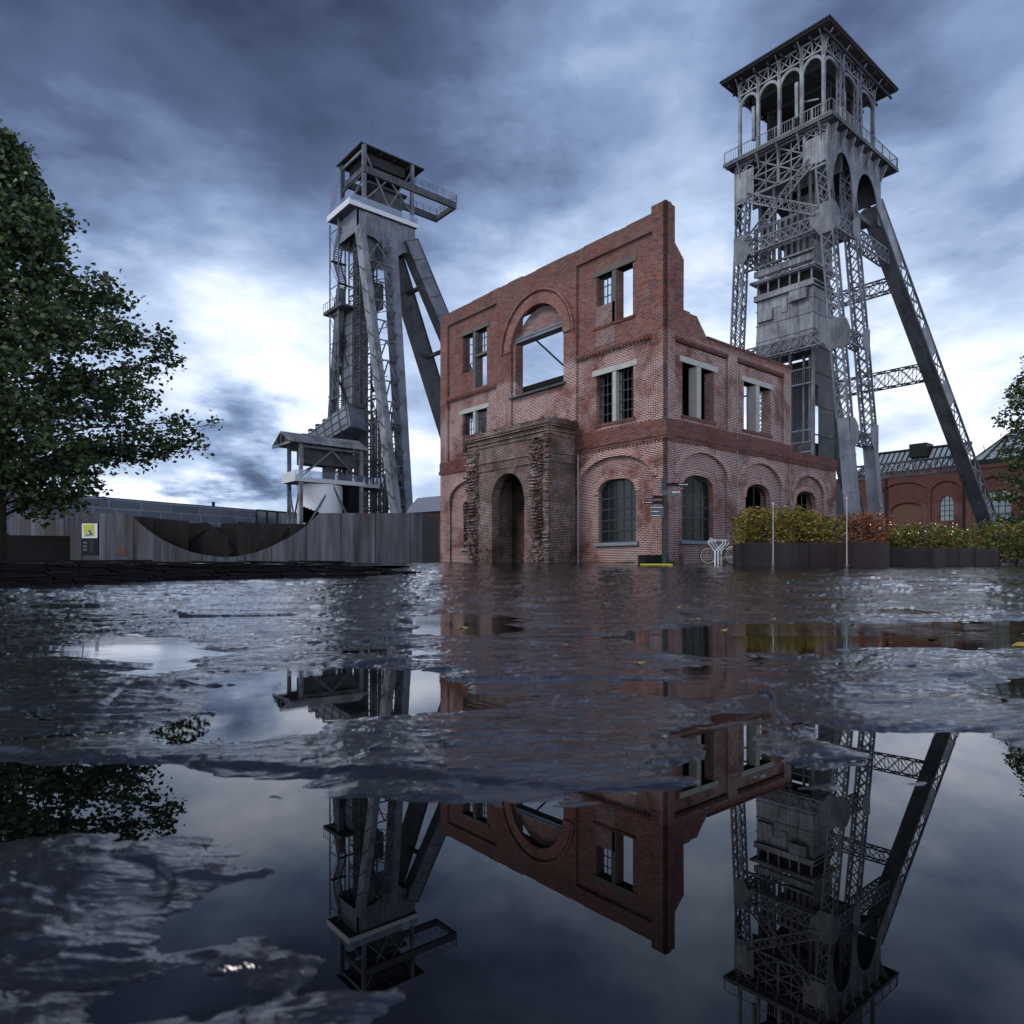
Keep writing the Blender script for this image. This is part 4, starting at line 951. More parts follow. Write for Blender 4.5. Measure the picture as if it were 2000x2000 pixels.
# ------------------------------------------------------------------ left winding tower (plated)
def build_winder():
    GZ = 0.6
    root = thing('winding_tower', 'slimmer plated steel winding tower with a cantilevered crane beam, left of the brick ruin', 'headframe', (27, 72, GZ))
    S, SP, SD, SB = M['steel'], M['steel_pale'], M['steel_dark'], M['steel_blue']
    def plate_leg(a, b, ey, ex, name='leg', m=SB, rib=1.9, stiff=True):
        """box leg from a to b; ey,ex widths"""
        mb = MB(); a = Vector(a); b = Vector(b); mb.beam(a, b, ex, ey, (0, 1, 0)); n = int((b - a).length / rib / 1.6)
        d = (b - a).normalized()
        lg = mb.build(name, m, root)
        mb = MB()
        for i in range(1, n):
            p = a.lerp(b, i / n); w = Vector((0, ey / 2, 0)); o = Vector((-ex / 2 - .03, 0, 0))
            mb.beam(p - w + o - Vector((0, 0, .5)), p + w + o + Vector((0, 0, .5)), 0.08, 0.20)
        if stiff: mb.build('stiffener', SD, lg)
        return lg
    def yF(z): return 69.4 - (46.5 - z) * 0.242
    def xR(z): return 28.3 - (46.6 - z) * 0.083
    plate_leg((23.3, yF(47.2), 47.2), (23.3, yF(GZ), GZ - .4), 1.45, 0.9, m=SP)
    plate_leg((xR(47), yF(47), 47.0), (xR(GZ), yF(GZ), GZ - .4), 0.9, 1.1, stiff=False)
    # open channel flange beside right leg with shelves
    mb = MB(); mb.beam((xR(47) - .9, yF(47) + .5, 47), (xR(GZ) - .5, yF(GZ) + .5, GZ - .4), 1.0, 0.06, (0, 1, 0))
    mb.build('web_plate', SB, root)
    for i in range(14):
        z = 45 - i * 3.3; mb = MB(); x = xR(z); mb.beam((x - 1.5, yF(z) - .2, z - .2), (x - .4, yF(z) - .4, z + .15), 0.7, 0.12, (0, 1, .2)); mb.build('shelf', SD, root)
    plate_leg((23.3, 75.3, 40.5), (23.3, 81.6, GZ - .4), 1.25, 0.9, m=M['steel_mid'])
    plate_leg((28.4, 76.0, 47.5), (25.6, 81.6, GZ - .4), 1.2, 0.9, m=SD, stiff=False)
    # lattice between the right-hand legs
    mb = MB()
    for i in range(15):
        z0 = 45.5 - i * 2.9; z1 = z0 - 2.9
        if z1 < 4: break
        xa, xb = 23.8, xR(z0) - .5; xc = (xa + xb) / 2
        mb.beam((xa, yF(z1), z1), (xc, yF(z0), z0), 0.14, 0.14); mb.beam((xc, yF(z0), z0), (xR(z1) - .5, yF(z1), z1), 0.14, 0.14)
        mb.beam((xa, yF(z1), z1), (xR(z1) - .5, yF(z1), z1), 0.16, 0.16)
    mb.build('leg_bracing', S, root)
    mb = MB()
    for i in range(13):
        z0 = 46 - i * 3.2; z1 = z0 - 3.2; ya0, yb0 = yF(z0) + .7, 74.1 + (47.5 - z0) * .16; ya1, yb1 = yF(z1) + .7, 74.1 + (47.5 - z1) * .16
        if i % 2 == 0: mb.beam((24.4, ya0, z0), (24.4, yb1, z1), 0.10, 0.10)
        else: mb.beam((24.4, yb0, z0), (24.4, ya1, z1), 0.10, 0.10)
        mb.beam((24.6, ya1, z1), (24.6, yb1, z1), 0.14, 0.14)
    for i in range(24):
        z0 = 49 - i * 1.75
        for x in (24.2, 26.8):
            mb.beam((x, 71.2, z0), (x, 74.6, z0), 0.09, 0.12)
            mb.beam((x, 71.2 if i % 2 else 74.6, z0), (x, 74.6 if i % 2 else 71.2, z0 - 1.75), 0.08, 0.08)
    for y in (71.2, 72.9, 74.6):
        for x in (24.2, 26.8): mb.beam((x, y, 8), (x, y, 49.5), 0.16, 0.16)
    mb.build('front_bracing', SD, root)
    # plated head
    mb = MB()
    f = lambda u, z: (u, z)
    holed(mb, [(23.6, 50.1), (23.6, 43.0), (24.2, 43.6), (24.2, 46.9), (26.0, 46.9), (28.2, 45.3), (29.6, 45.1), (30.5, 46.0), (33.1, 47.1), (32.7, 48.9), (32.6, 50.1)], [], 70.4, 70.5, 'Y')
    x = 23.9
    while x < 32.4: mb.box(x, 70.34, 47.2, x + .06, 70.399, 50.1); x += 0.95
    mb.box(24.2, 71.6, 43.2, 30.5, 71.7, 47.5)
    for x in (25.2, 26.6, 28, 29.3): mb.box(x, 71.53, 43.3, x + .06, 71.599, 47.4)
    mb.box(23.2, 70.5, 47.0, 23.3, 76, 50.1); mb.box(32.5, 70.5, 47, 32.6, 76, 50.1); mb.box(23.3, 76.0, 46.5, 32.5, 76.1, 50.1)
    mb.build('head_plate', SB, root)
    # rakers
    for (a, b, w) in (((31.9, 70.9, 48.2), (54.0, 65.2, GZ - .5), 1.5), ((31.3, 74.8, 48.2), (55.0, 81.0, GZ - .5), 1.5)):
        a = Vector(a); b = Vector(b); d = (b - a).normalized(); n = d.cross(Vector((0, 1, 0))).normalized()
        mb = MB(); mb.beam(a, b, w, 2.3, n); rk = mb.build('raker', SB if b.y < 70 else SD, root)
        mb = MB(); k = int((b - a).length / 2.8)
        for s in (-.5, .5): mb.beam(a + n * 2.3 * s, b + n * 2.3 * s, w + .25, 0.12, n)
        for i in range(k): p = a.lerp(b, i / k); q = Vector((0, -w / 2 - .04, 0)); mb.beam(p + q - n * 1.1, p + q + n * 1.1, 0.12, 0.07, (0, 1, 0)); 
        for i in range(k): p = a.lerp(b, i / k); mb.beam(p - n * 1.19 + Vector((0, -w / 2, 0)), p - n * 1.19 + Vector((0, w / 2, 0)), 0.12, 0.08, n)
        mb.build('stiffener', SD, rk)
    for t in (.12, .3, .5): p = Vector((31.9, 70.9, 48.2)).lerp(Vector((54, 65.2, 0)), t); q = Vector((31.3, 74.8, 48.2)).lerp(Vector((55, 81, 0)), t); MB().beam(p, q, 0.5, 0.5).build('raker_tie', SD, root)
    # platform deck with pale fascia and glass
    mb = MB(); X0, X1, Y0, Y1 = 21.85, 32.85, 69.9, 76.8; Z = 50.15
    mb.box(X0 + .1, Y0 + .1, Z + .02, X1 - .1, Y1 - .1, Z + .3)
    for x in (24, 27, 30): mb.box(x, Y0 + .15, Z - .2, x + .2, Y1 - .2, Z + .019)
    pl = mb.build('platform', SD, root)
    mb = MB(); mb.box(X0, Y0, Z, X0 + .098, Y1, Z + .85); mb.box(X0 + .1, Y0, Z, X1, Y0 + .098, Z + .62); mb.box(X1 - .098, Y0 + .1, Z, X1, Y1, Z + .62); mb.box(X0 + .1, Y1 - .098, Z, X1 - .1, Y1, Z + .62)
    mb.build('fascia', M['fascia'], pl)
    mb = MB(); mb.box(X0 + .04, Y0 + .05, Z + .85, X0 + .06, Y1, Z + 1.5); mb.box(X0 + .1, Y0 + .04, Z + .62, X1, Y0 + .06, Z + 1.6); mb.box(X1 - .06, Y0 + .1, Z + .62, X1 - .04, Y1, Z + 1.6)
    mb.build('balustrade', M['glass_clear'], pl)
    # wire mesh screen on the left
    mb = MB(); mb.poly([(22.0, 76.6, 51.0), (22.0, 74.2, 51.6), (23.9, 77.0, 59.0), (23.9, 78.0, 59.4)], (.02, 0, 0)); mb.build('screen', M['mesh_wire'], root)
    # upper frame
    cols = [(24.5, 70.65), (32.3, 70.65), (24.5, 77.2), (32.3, 77.2)]
    for x, y in cols: mb = MB(); mb.beam((x, y, Z + .3), (x, y, 59.5), 0.5, 0.45, (0, 1, 0)); mb.build('column', S if y < 72 else SD, root)
    mb = MB()
    for z in (55.6, 58.9):
        mb.beam((24.5, 70.65, z), (24.5, 77.2, z), 0.25, 0.35)
    for x0, x1, zt, zb in ((24.7, 28.4, 58.4, 52.0), (28.4, 32.1, 52.0, 58.4)): mb.beam((x0, 70.6, zt), (x1, 70.6, zb), 0.18, 0.18)
    for x0, x1 in ((24.7, 28.4),): mb.beam((24.7, 70.6, 52), (28.4, 70.6, 56), 0.16, 0.16); mb.beam((28.4, 70.6, 56), (32.1, 70.6, 52.5), 0.16, 0.16)
    mb.beam((24.5, 70.7, 55.2), (24.5, 77.2, 51.5), 0.16, 0.16)
    mb.build('truss', S, root)
    mb = MB(); mb.box(27.2, 72.2, 52.2, 31.6, 76.0, 55.0); mb.box(25.6, 71.5, 55.0, 32, 76.8, 55.3); MB().box(25.4, 71.8, 57.9, 31.8, 76.8, 59.3).build('roof_shade', M['roof_dark'], root)  # dark box under the open roof stands in for its shade
    for y in (73, 75):
        c = Vector((28.2, y, 53.0)); pts = [c + Vector((math.cos(i * .2618) * 1.9, 0, math.sin(i * .2618) * 1.9)) for i in range(25)]; mb.tube(pts, 0.14, 6, cap=False)
    mb.build('sheave_house', SD, root)
    # crane beams
    mb = MB(); XE = 40.0
    for y in (70.4, 75.6): mb.box(24.2, y - .2, 55.5, XE, y + .2, 56.5)
    mb.box(XE - .4, 70.6, 55.5, XE, 75.4, 56.3); mb.box(24.2, 70.6, 55.6, 24.6, 75.4, 56.4)
    cr = mb.build('crane_beam', M['steel_dark'], root)
    mb = MB()
    for a, b in (((32.6, 70.25), (XE, 70.25)), ((XE, 70.25), (XE, 75.75)), ((32.6, 75.75), (XE, 75.75))):
        a = Vector((*a, 56.5)); b = Vector((*b, 56.5)); n = round((b - a).length / 1.2)
        for h in (.5, .8, 1.15): mb.beam(a + Vector((0, 0, h)), b + Vector((0, 0, h)), 0.05, 0.05)
        for k in range(n + 1): mb.beam(a.lerp(b, k / n), a.lerp(b, k / n) + Vector((0, 0, 1.15)), 0.07, 0.07)
    mb.build('railing', S, cr)
    # roof
    mb = MB(); x0, x1, y0, y1 = 24.0, 34.4, 70.55, 78.4; z0 = 59.6
    mb.box(x0, y0, z0 - .05, x1, y1, z0 + .12); mb.add([(x0, y0, z0 + .13), (x1, y0, z0 + .13), (x1, y1, z0 + .13), (x0, y1, z0 + .13), (29.2, 74.5, 61.6)], [(0, 1, 4), (1, 2, 4), (2, 3, 4), (3, 0, 4)])
    rf = mb.build('roof', M['roof_dark'], root)
    mb = MB()
    for x in (25, 27.3, 29.6, 32): mb.beam((x, 70.8, 59.3), (x, 78.2, 59.3), 0.15, 0.35)
    mb.build('rafter', M['roof_dark'], rf)
    mb = MB(); mb.beam((26.5, 72, 59.6), (26.5, 72, 64.5), 0.05, 0.05); mb.build('aerial', S, rf)
    # stair tower on the left
    mb = MB()
    for x, y in ((22.6, 77.4), (22.6, 74.7), (25.0, 77.4)): mb.beam((x, y, 3), (x, y, Z), 0.16, 0.16)
    for i in range(8):
        z0 = 48.8 - i * 4.0; a, b = (77.2, 75.0) if i % 2 else (75.0, 77.2)
        mb.beam((22.6, 77.4, z0), (22.6, 74.7, z0), 0.10, 0.12); mb.beam((22.55, 77.4, z0), (22.55, 74.7, z0 - 4), 0.06, 0.06)
    mb.build('stair_frame', S, root)
    for i in range(11):
        z1 = 49.0 - i * 4.0; z0 = z1 - 4.0; up = (i % 2 == 0); ya, yb = (75.0, 77.0) if up else (77.0, 75.0)
        mb = MB(); n = 14
        for s in (22.9, 24.0): mb.beam((s, ya, z1), (s, yb, z0), 0.07, 0.28)
        for k in range(n): y = ya + (yb - ya) * k / n; z = z1 + (z0 - z1) * k / n; mb.box(22.9, y - .12, z, 24.0, y + .12, z + .04)
        for s in (22.9, 24.0):
            mb.beam((s, ya, z1 + 1), (s, yb, z0 + 1), 0.05, 0.05)
            for k in range(0, n, 2): y = ya + (yb - ya) * k / n; z = z1 + (z0 - z1) * k / n; mb.beam((s, y, z), (s, y, z + 1), 0.035, 0.035)
        mb.box(22.7, 74.6 if not up else 76.9, z0 - .12, 25.0, 75.0 if not up else 77.5, z0)
        mb.build('stair_flight', SD, root)
    mb = MB(); mb.box(22.2, 73.0, 37.3, 25.6, 78.8, 37.6); mb.box(22.2, 73.0, 37.6, 22.26, 78.8, 37.75)
    for k in range(9): mb.beam((22.22, 73 + k * .72, 37.6), (22.22, 73 + k * .72, 38.9), 0.05, 0.05)
    mb.beam((22.22, 73, 38.9), (22.22, 78.8, 38.9), 0.05, 0.05); mb.build('landing', SD, root)
    # louvred hoist casing
    mb = MB(); mb.box(24.0, 73.3, 23.0, 26.5, 76.7, 36.9); cs = mb.build('hoist_casing', SB, root)
    mb = MB()
    for k in range(10): z = 23.2 + k * 1.5; mb.box(23.92, 73.2, z, 23.999, 76.8, z + .14)
    for y in (74.1, 75.0, 75.9): mb.box(23.95, y, 23.0, 23.998, y + .06, 36.9)
    for z in (24, 29.5): mb.beam((23.9, 77.9, z + 4.8), (23.9, 74.4, z), 0.25, 0.25)
    mb.build('casing_rib', SD, cs)
    # ladder cage right of casing and dense guides below
    mb = MB()
    for y in (71.2, 72.5):
        for x in (24.4, 26.0): mb.beam((x, y, 8), (x, y, 44), 0.16, 0.16)
    k = 8.0
    while k < 44: mb.beam((24.35, 71.2, k), (24.35, 72.5, k), 0.08, 0.10); k += 0.48
    mb.build('ladder_cage', SD, root)
    mb = MB(); r = random.Random(4)
    ys = [65.0 + i * 1.2 for i in range(12)]
    for i, y in enumerate(ys):
        for x in (24.6, 27.0): mb.beam((x, y, GZ), (x, y, 22 if y > 65 else 13), 0.22 if i % 3 else .4, 0.2)
    for z in [3, 4.9, 6.8, 8.7, 10.6, 13.4, 15.1, 16.8, 18.5, 20.2, 21.9]:
        for x in (24.6, 27.0):
            mb.beam((x, ys[0] if z < 13 else 65, z), (x, ys[-1], z), 0.16, 0.28 if z in (8.7, 15.1) else .14)
        for i in range(0, 11, 2):
            if z < 13 or ys[i] > 65: mb.beam((24.5, ys[i], z), (24.5, ys[i + 1], z + 1.8), 0.08, 0.08); mb.beam((24.5, ys[i + 1], z), (24.5, ys[i], z + 1.8), 0.08, 0.08)
    mb.build('guide_lattice', SD, root)
    mb = MB(); r = random.Random(8)
    for i in range(9):
        z = 24 + i * 2.3; mb.beam((25.5, 70.5, z), (27.6, 73.5, z + r.uniform(-.3, .3)), 0.3, 0.2); mb.beam((24.6, 69 + r.random(), z), (27.6, 69.5, z + 1.2), 0.10, 0.10); mb.beam((24.6, 73, z), (24.6, 67, z), 0.12, 0.12)
    mb.box(24.5, 72.6, 38.0, 27.2, 74.0, 46.0); mb.box(25.2, 70.0, 37.0, 27.2, 72.5, 40.5)
    mb.build('inner_frame', SD, root)
    # skewed coal chute down to the pavilion
    mb = MB(); a = Vector((23.4, 72.4, 22.6)); b = Vector((22.0, 85.0, 17.6))
    a = onp(698, 815, 0, 23.2); b = onp(612, 872, 0, 21.0); a = Vector(a); b = Vector(b)
    d = (b - a).normalized(); n = d.cross(Vector((1, 0, 0))).normalized(); n = n if n.z > 0 else -n
    for i in range(6):
        p = a.lerp(b, i / 6); q = a.lerp(b, (i + 1) / 6); mb.beam(p, q, 3.0, 3.4 - i * .22, n)
    ch = mb.build('chute', SB, root)
    mb = MB()
    for i in range(7):
        p = a.lerp(b, i / 6); o = Vector((-1.56, 0, 0)); mb.beam(p + o - n * 1.75, p + o + n * 1.75, 0.14, 0.14)
        mb.beam(p + o * .9 + n * 1.72, p - o * .9 + n * 1.72, 0.4, 0.35)
    for s in (-1, 0, 1): mb.beam(a + Vector((-1.56, 0, 0)) + n * 1.1 * s, b + Vector((-1.56, 0, 0)) + n * 1.0 * s, 0.12, 0.12)
    mb.build('chute_rib', SD, ch)
    mb = MB(); mb.box(23.6, 73.4, 18.4, 26.6, 78.4, 23.0); mb.box(23.3, 73.0, 22.8, 27, 79.0, 23.1); mb.build('skip_box', SB, root)
    return root
build_winder()

# ------------------------------------------------------------------ loading pavilion at the foot of the left tower
def build_pavilion():
    SPV = M['steel_pale']
    D0 = 86.0; zf = CZ + (HOR - 935) / F * D0
    N = pt(577, 934, D0)           # near corner of deck
    dX = 9.6; dY = 4.2
    x0, y0 = N.x, N.y; root = thing('loading_pavilion', 'small gable roofed steel pavilion on stilts at the foot of the left winding tower', 'pavilion', (x0 + 4, y0 + 2, 0.6))
    mb = MB(); mb.box(x0, y0, zf - .25, x0 + dX, y0 + dY, zf - .02); mb.box(x0 + dX, y0 + .8, zf - .25, x0 + dX + 6.0, y0 + dY, zf - .02); dk = mb.build('deck', M['steel_dark'], root)
    mb = MB()
    mb.box(x0 - .05, y0 - .06, zf - .25, x0 + dX, y0 - .001, zf + .28); mb.box(x0 - .06, y0 - .05, zf - .25, x0 - .001, y0 + dY, zf + 1.05); mb.box(x0 + dX, y0 + .74, zf - .25, x0 + dX + 6, y0 + .799, zf + .2)
    mb.build('fascia', M['fascia'], dk)
    mb = MB(); mb.box(x0, y0 - .04, zf + .28, x0 + dX, y0 - .02, zf + 1.15); mb.box(x0 + dX, y0 + .76, zf + .2, x0 + dX + 6, y0 + .78, zf + 1.15); mb.build('balustrade', M['glass_clear'], dk)
    for x, y in ((x0 + .8, y0 + .25), (x0 + dX - .5, y0 + .25), (x0 + .8, y0 + dY - .3), (x0 + dX - .5, y0 + dY - .3)):
        mb = MB(); mb.beam((x, y, 0.3), (x, y, zf + 4.6), 0.42, 0.42, (0, 1, 0)); mb.build('column', M['steel'] if y > y0 + 1 else SPV, root)
    mb = MB()
    yA = y0 + .25; xa, xb = x0 + .8, x0 + dX - .5; xm = (xa + xb) / 2
    for a, b in (((xa, 4.2), (xm, zf - .3)), ((xm, zf - .3), (xb, 3.6)), ((xa, zf + .3), (xm, zf + 4.0)), ((xm, zf + 4.0), (xb, zf + .3)), ((xa, 5.6), (xb, 4.8))): mb.beam((a[0], yA, a[1]), (b[0], yA, b[1]), 0.2, 0.2)
    yb = y0 + dY - .3
    for a, b in (((xa, yA, 1), (xa, yb, zf - .4)), ((xa, yb, 3.5), (xa, yA, zf - .4)), ((xa, yA, 5.4), (xa, yb, 5.4)), ((xa, yb, zf + .3), (xm, yb, zf + 3)), ((xm, yb, zf + .3), (xb, yb, zf + 3))): mb.beam(a, b, 0.17, 0.17)
    mb.build('brace', M['steel'], root)
    # gable roof, ridge along X
    mb = MB(); ze = zf + 4.6; e = 0.6; xr0, xr1 = x0 - 1.0, x0 + dX + .2; ya, yb2 = y0 - .5, y0 + dY + .8; ym = (ya + yb2) / 2
    for s in (ya, yb2): mb.add([(xr0, s, ze), (xr1, s, ze), (xr1, ym, ze + 1.5), (xr0, ym, ze + 1.5), (xr0, s, ze - .12), (xr1, s, ze - .12), (xr1, ym, ze + 1.38), (xr0, ym, ze + 1.38)], [(0, 1, 2, 3), (4, 5, 6, 7), (0, 1, 5, 4), (0, 3, 7, 4), (1, 2, 6, 5)])
    rf = mb.build('roof', M['steel_pale'], root)
    mb = MB(); mb.beam((xr0 + .1, ya, ze - .2), (xr0 + .1, yb2, ze - .2), 0.2, 0.3); mb.beam((xa, yA, zf + 4.2), (xb, yA, zf + 4.2), 0.25, 0.3); mb.beam((xa, yb, zf + 4.2), (xb, yb, zf + 4.2), 0.25, 0.3)
    for t in (.25, .5, .75): y = ya + (yb2 - ya) * t; mb.beam((xr0 + .1, y, ze - .1), (xr0 + .1, y, ze + 1.4 * (1 - abs(2 * t - 1))), 0.12, 0.12)
    mb.build('roof_frame', M['steel'], rf)
    mb = MB(); mb.box(x0 + 1.6, y0 + 1.2, zf + 2.2, x0 + dX - .8, y0 + 3.4, zf + 4.0); mb.box(x0 + 5, y0 + 2, zf, x0 + 6.2, y0 + 3.2, zf + 2.2); mb.build('hopper', M['steel_dark'], root)
    # white drum below the deck with a scooped opening
    cx, cy, rr = x0 + 4.6, y0 + 3.0, 2.9; mb = MB(); n = 40
    zt = zf - .3; zb = 0.6
    for i in range(n):
        a0 = 2 * math.pi * i / n; a1 = 2 * math.pi * (i + 1) / n
        p0 = (cx + rr * math.cos(a0), cy + rr * math.sin(a0)); p1 = (cx + rr * math.cos(a1), cy + rr * math.sin(a1))
        facing = (-math.cos(a0) * .6435 - math.sin(a0) * .7655)
        side_ = math.cos(a0) * .7655 - math.sin(a0) * .6435           # -1 left .. 1 right as seen from the square
        if facing > 0.1:
            lo = 5.6 - 1.0 * side_ - (0.9 if side_ > .75 else 0); hi = 7.6 - 1.1 * side_
            if side_ < -.75: lo = hi = 6.5
            mb.add([(*p0, zb), (*p1, zb), (*p1, lo), (*p0, lo)], [(0, 1, 2, 3)]); mb.add([(*p0, hi), (*p1, hi), (*p1, zt), (*p0, zt)], [(0, 1, 2, 3)])
        else: mb.add([(*p0, zb), (*p1, zb), (*p1, zt), (*p0, zt)], [(0, 1, 2, 3)])
    dr = mb.build('drum', M['white_panel'], root)
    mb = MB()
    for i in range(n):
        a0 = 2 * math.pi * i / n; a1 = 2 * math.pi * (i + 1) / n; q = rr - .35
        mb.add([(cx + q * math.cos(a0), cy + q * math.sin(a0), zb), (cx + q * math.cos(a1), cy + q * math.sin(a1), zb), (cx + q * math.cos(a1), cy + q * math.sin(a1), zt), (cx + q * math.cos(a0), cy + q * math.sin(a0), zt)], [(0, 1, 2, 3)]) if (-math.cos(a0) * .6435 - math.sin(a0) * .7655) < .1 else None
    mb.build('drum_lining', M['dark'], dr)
    for k, (dx, dz) in enumerate(((0, 6.1), (.35, 5.5), (.25, 4.95))):
        mb = MB(); c = Vector((cx + 1.2 + dx, cy - 1.6, dz)); bm = bmesh.new(); bmesh.ops.create_uvsphere(bm, u_segments=10, v_segments=6, radius=0.14)
        mb.add([v.co + c for v in bm.verts], [tuple(v.index for v in f.verts) for f in bm.faces]); bm.free(); mb.build('lamp', M['lamp_warm'], dr)
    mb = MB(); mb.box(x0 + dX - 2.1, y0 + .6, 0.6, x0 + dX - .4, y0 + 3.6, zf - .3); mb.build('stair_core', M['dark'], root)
build_pavilion()
# ------------------------------------------------------------------ steel labyrinth
def build_maze():
    D0 = 48.0; zt = CZ + (HOR - 1002) / F * D0
    def P(px, py, D=D0): return pt(px, py, D)
    cut = [(252, 1003), (275, 1025), (297, 1042), (320, 1056), (345, 1068), (372, 1078), (400, 1084), (432, 1088), (460, 1087), (500, 1079), (530, 1067), (558, 1053), (580, 1040), (600, 1026), (618, 1008), (624, 1002)]
    root = thing('steel_labyrinth', 'weathered steel plate labyrinth wall with a big sweeping curved cut out, left of the ruin', 'labyrinth', P(440, 1103))
    fw = Vector((FW[0], FW[1], 0))
    def sheet(pts, D, name, m, th=0.35): MB().poly([P(x, y, D) for x, y in pts], fw * th).build(name, m, root)
    front = [(18, 1002)] + cut + [(825, 1002), (825, 1112), (137, 1112), (137, 1047), (18, 1045)]
    sheet(front, D0, 'front_wall', M['corten'], 0.12)
    # return wall at the right end
    a = P(825, 1002); b = onp(857, 1008, 1, 0) if False else P(857, 1009, 51.5)
    mb = MB(); mb.add([P(825.2, 1002), P(825.2, 1115), pt(857, 1112, 52), pt(857, 1010.5, 52)], [(0, 1, 2, 3)]); mb.build('end_wall', M['corten_shade'], root)
    # near-black sheet painting the shade of the gap at the far left
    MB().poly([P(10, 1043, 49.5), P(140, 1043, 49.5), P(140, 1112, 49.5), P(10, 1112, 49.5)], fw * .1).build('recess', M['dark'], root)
    # inner walls with their own cuts: each a plate standing farther back
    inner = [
     ([(262, 1008), (300, 1011), (300, 1112), (262, 1112)], 49.5, 'corten_shade'), ([(300, 1012), (368, 1018), (368, 1112), (300, 1112)], 50.5, 'corten_shade'),
     ([(360, 1022), (405, 1020), (415, 1028), (360, 1058), (360, 1112), (470, 1112), (470, 1100), (360, 1100)], 53, 'corten_shade'),
     ([(415, 1028), (445, 1060), (455, 1082), (446, 1112), (355, 1112), (362, 1064), (385, 1056)], 51, 'corten_shade'),
     ([(417, 1029), (432, 1042), (444, 1048), (446, 1068), (458, 1075), (446, 1086), (440, 1112), (420, 1112)], 50.2, 'corten_shade'),
     ([(432, 1022), (468, 1022), (468, 1112), (432, 1112)], 54, 'corten_shade'),
     ([(463, 1024), (480, 1036), (505, 1044), (521, 1046), (508, 1066), (500, 1075), (500, 1112), (463, 1112)], 50.4, 'corten_shade'),
     ([(463, 1019), (508, 1022), (508, 1046), (485, 1038), (466, 1025)], 55, 'corten_shade'),
     ([(507, 1023), (566, 1023), (550, 1052), (545, 1112), (507, 1112)], 53.5, 'corten_shade'),
     ([(566, 1023), (620, 1023), (620, 1112), (566, 1112)], 51.6, 'corten_shade'),
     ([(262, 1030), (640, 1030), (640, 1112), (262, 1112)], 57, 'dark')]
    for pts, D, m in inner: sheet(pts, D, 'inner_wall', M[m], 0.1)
    # pale strip along the cut: edge highlight painted by its colour
    mb = MB()
    for p, q in zip(cut, cut[1:]):
        a = P(*p); b = P(*q); mb.add([a, b, b + fw * .14, a + fw * .14], [(0, 1, 2, 3)])
    mb.build('cut_edge', M['steel_pale'], root)
    MB().poly([P(232, 1067, 47.97), P(245, 1067, 47.97), P(245, 1085, 47.97), P(232, 1085, 47.97)], fw * .02).build('plaque', plain('rust patch', (0.13, 0.055, 0.035), .7), root)
build_maze()

def build_pylon():
    D0 = 40.0; a = pt(148, 1102, D0); b = pt(191, 1102, D0)
    root = thing('information_pylon', 'dark information pylon with a yellow and blue poster standing before the steel labyrinth', 'information board', a)
    fw = Vector((FW[0], FW[1], 0)); rt = Vector((RT[0], RT[1], 0))
    def q(px0, py0, px1, py1, D=D0): return [pt(px0, py1, D), pt(px1, py1, D), pt(px1, py0, D), pt(px0, py0, D)]
    body = MB().poly([pt(148, 1102, D0 + 1.0), pt(159, 1103, D0), pt(159, 1021, D0), pt(149, 1023, D0 + 1.0)], fw * .05 + rt * .02).build('side_panel', M['black'], root)
    MB().poly(q(159.3, 1021, 191, 1085), fw * .12).build('panel', M['black'], root)
    poster = MB().poly(q(160, 1022.4, 190, 1051, D0 - .02), fw * .015).build('poster', M['white'], root)
    def patch(pts, m, k): MB().poly([pt(x, y, D0 - .03 - k * .004) for x, y in pts], fw * .003).build('printed_shape', M[m], poster)
    patch([(162, 1025), (184, 1024), (184.5, 1047), (164, 1048)], 'ygreen', 0); patch([(164, 1026), (172, 1026), (172, 1038), (165, 1038)], 'yellow', 1)
    patch([(168, 1042), (173, 1037), (176, 1032), (177, 1038), (181, 1043), (180, 1045), (168, 1046)], 'blueprint', 2); patch([(167, 1042), (173, 1038), (176, 1043), (170, 1044)], 'palebl', 3); patch([(176, 1032), (178, 1034), (177.5, 1037), (176, 1037)], 'palebl', 3)
    for k in range(7):
        y = 1055 + k * 3.6; w = (7, 6, 8, 5, 7, 6, 4)[k]
        MB().poly(q(176, y, 176 + w, y + .8, D0 - .02), fw * .005).build('text_line', M['sign_grey'], root)
    for k in range(3): MB().poly(q(162, 1058 + k * 7, 170, 1062 + k * 7, D0 - .02), fw * .005).build('text_block', M['sign_grey'], root)
build_pylon()

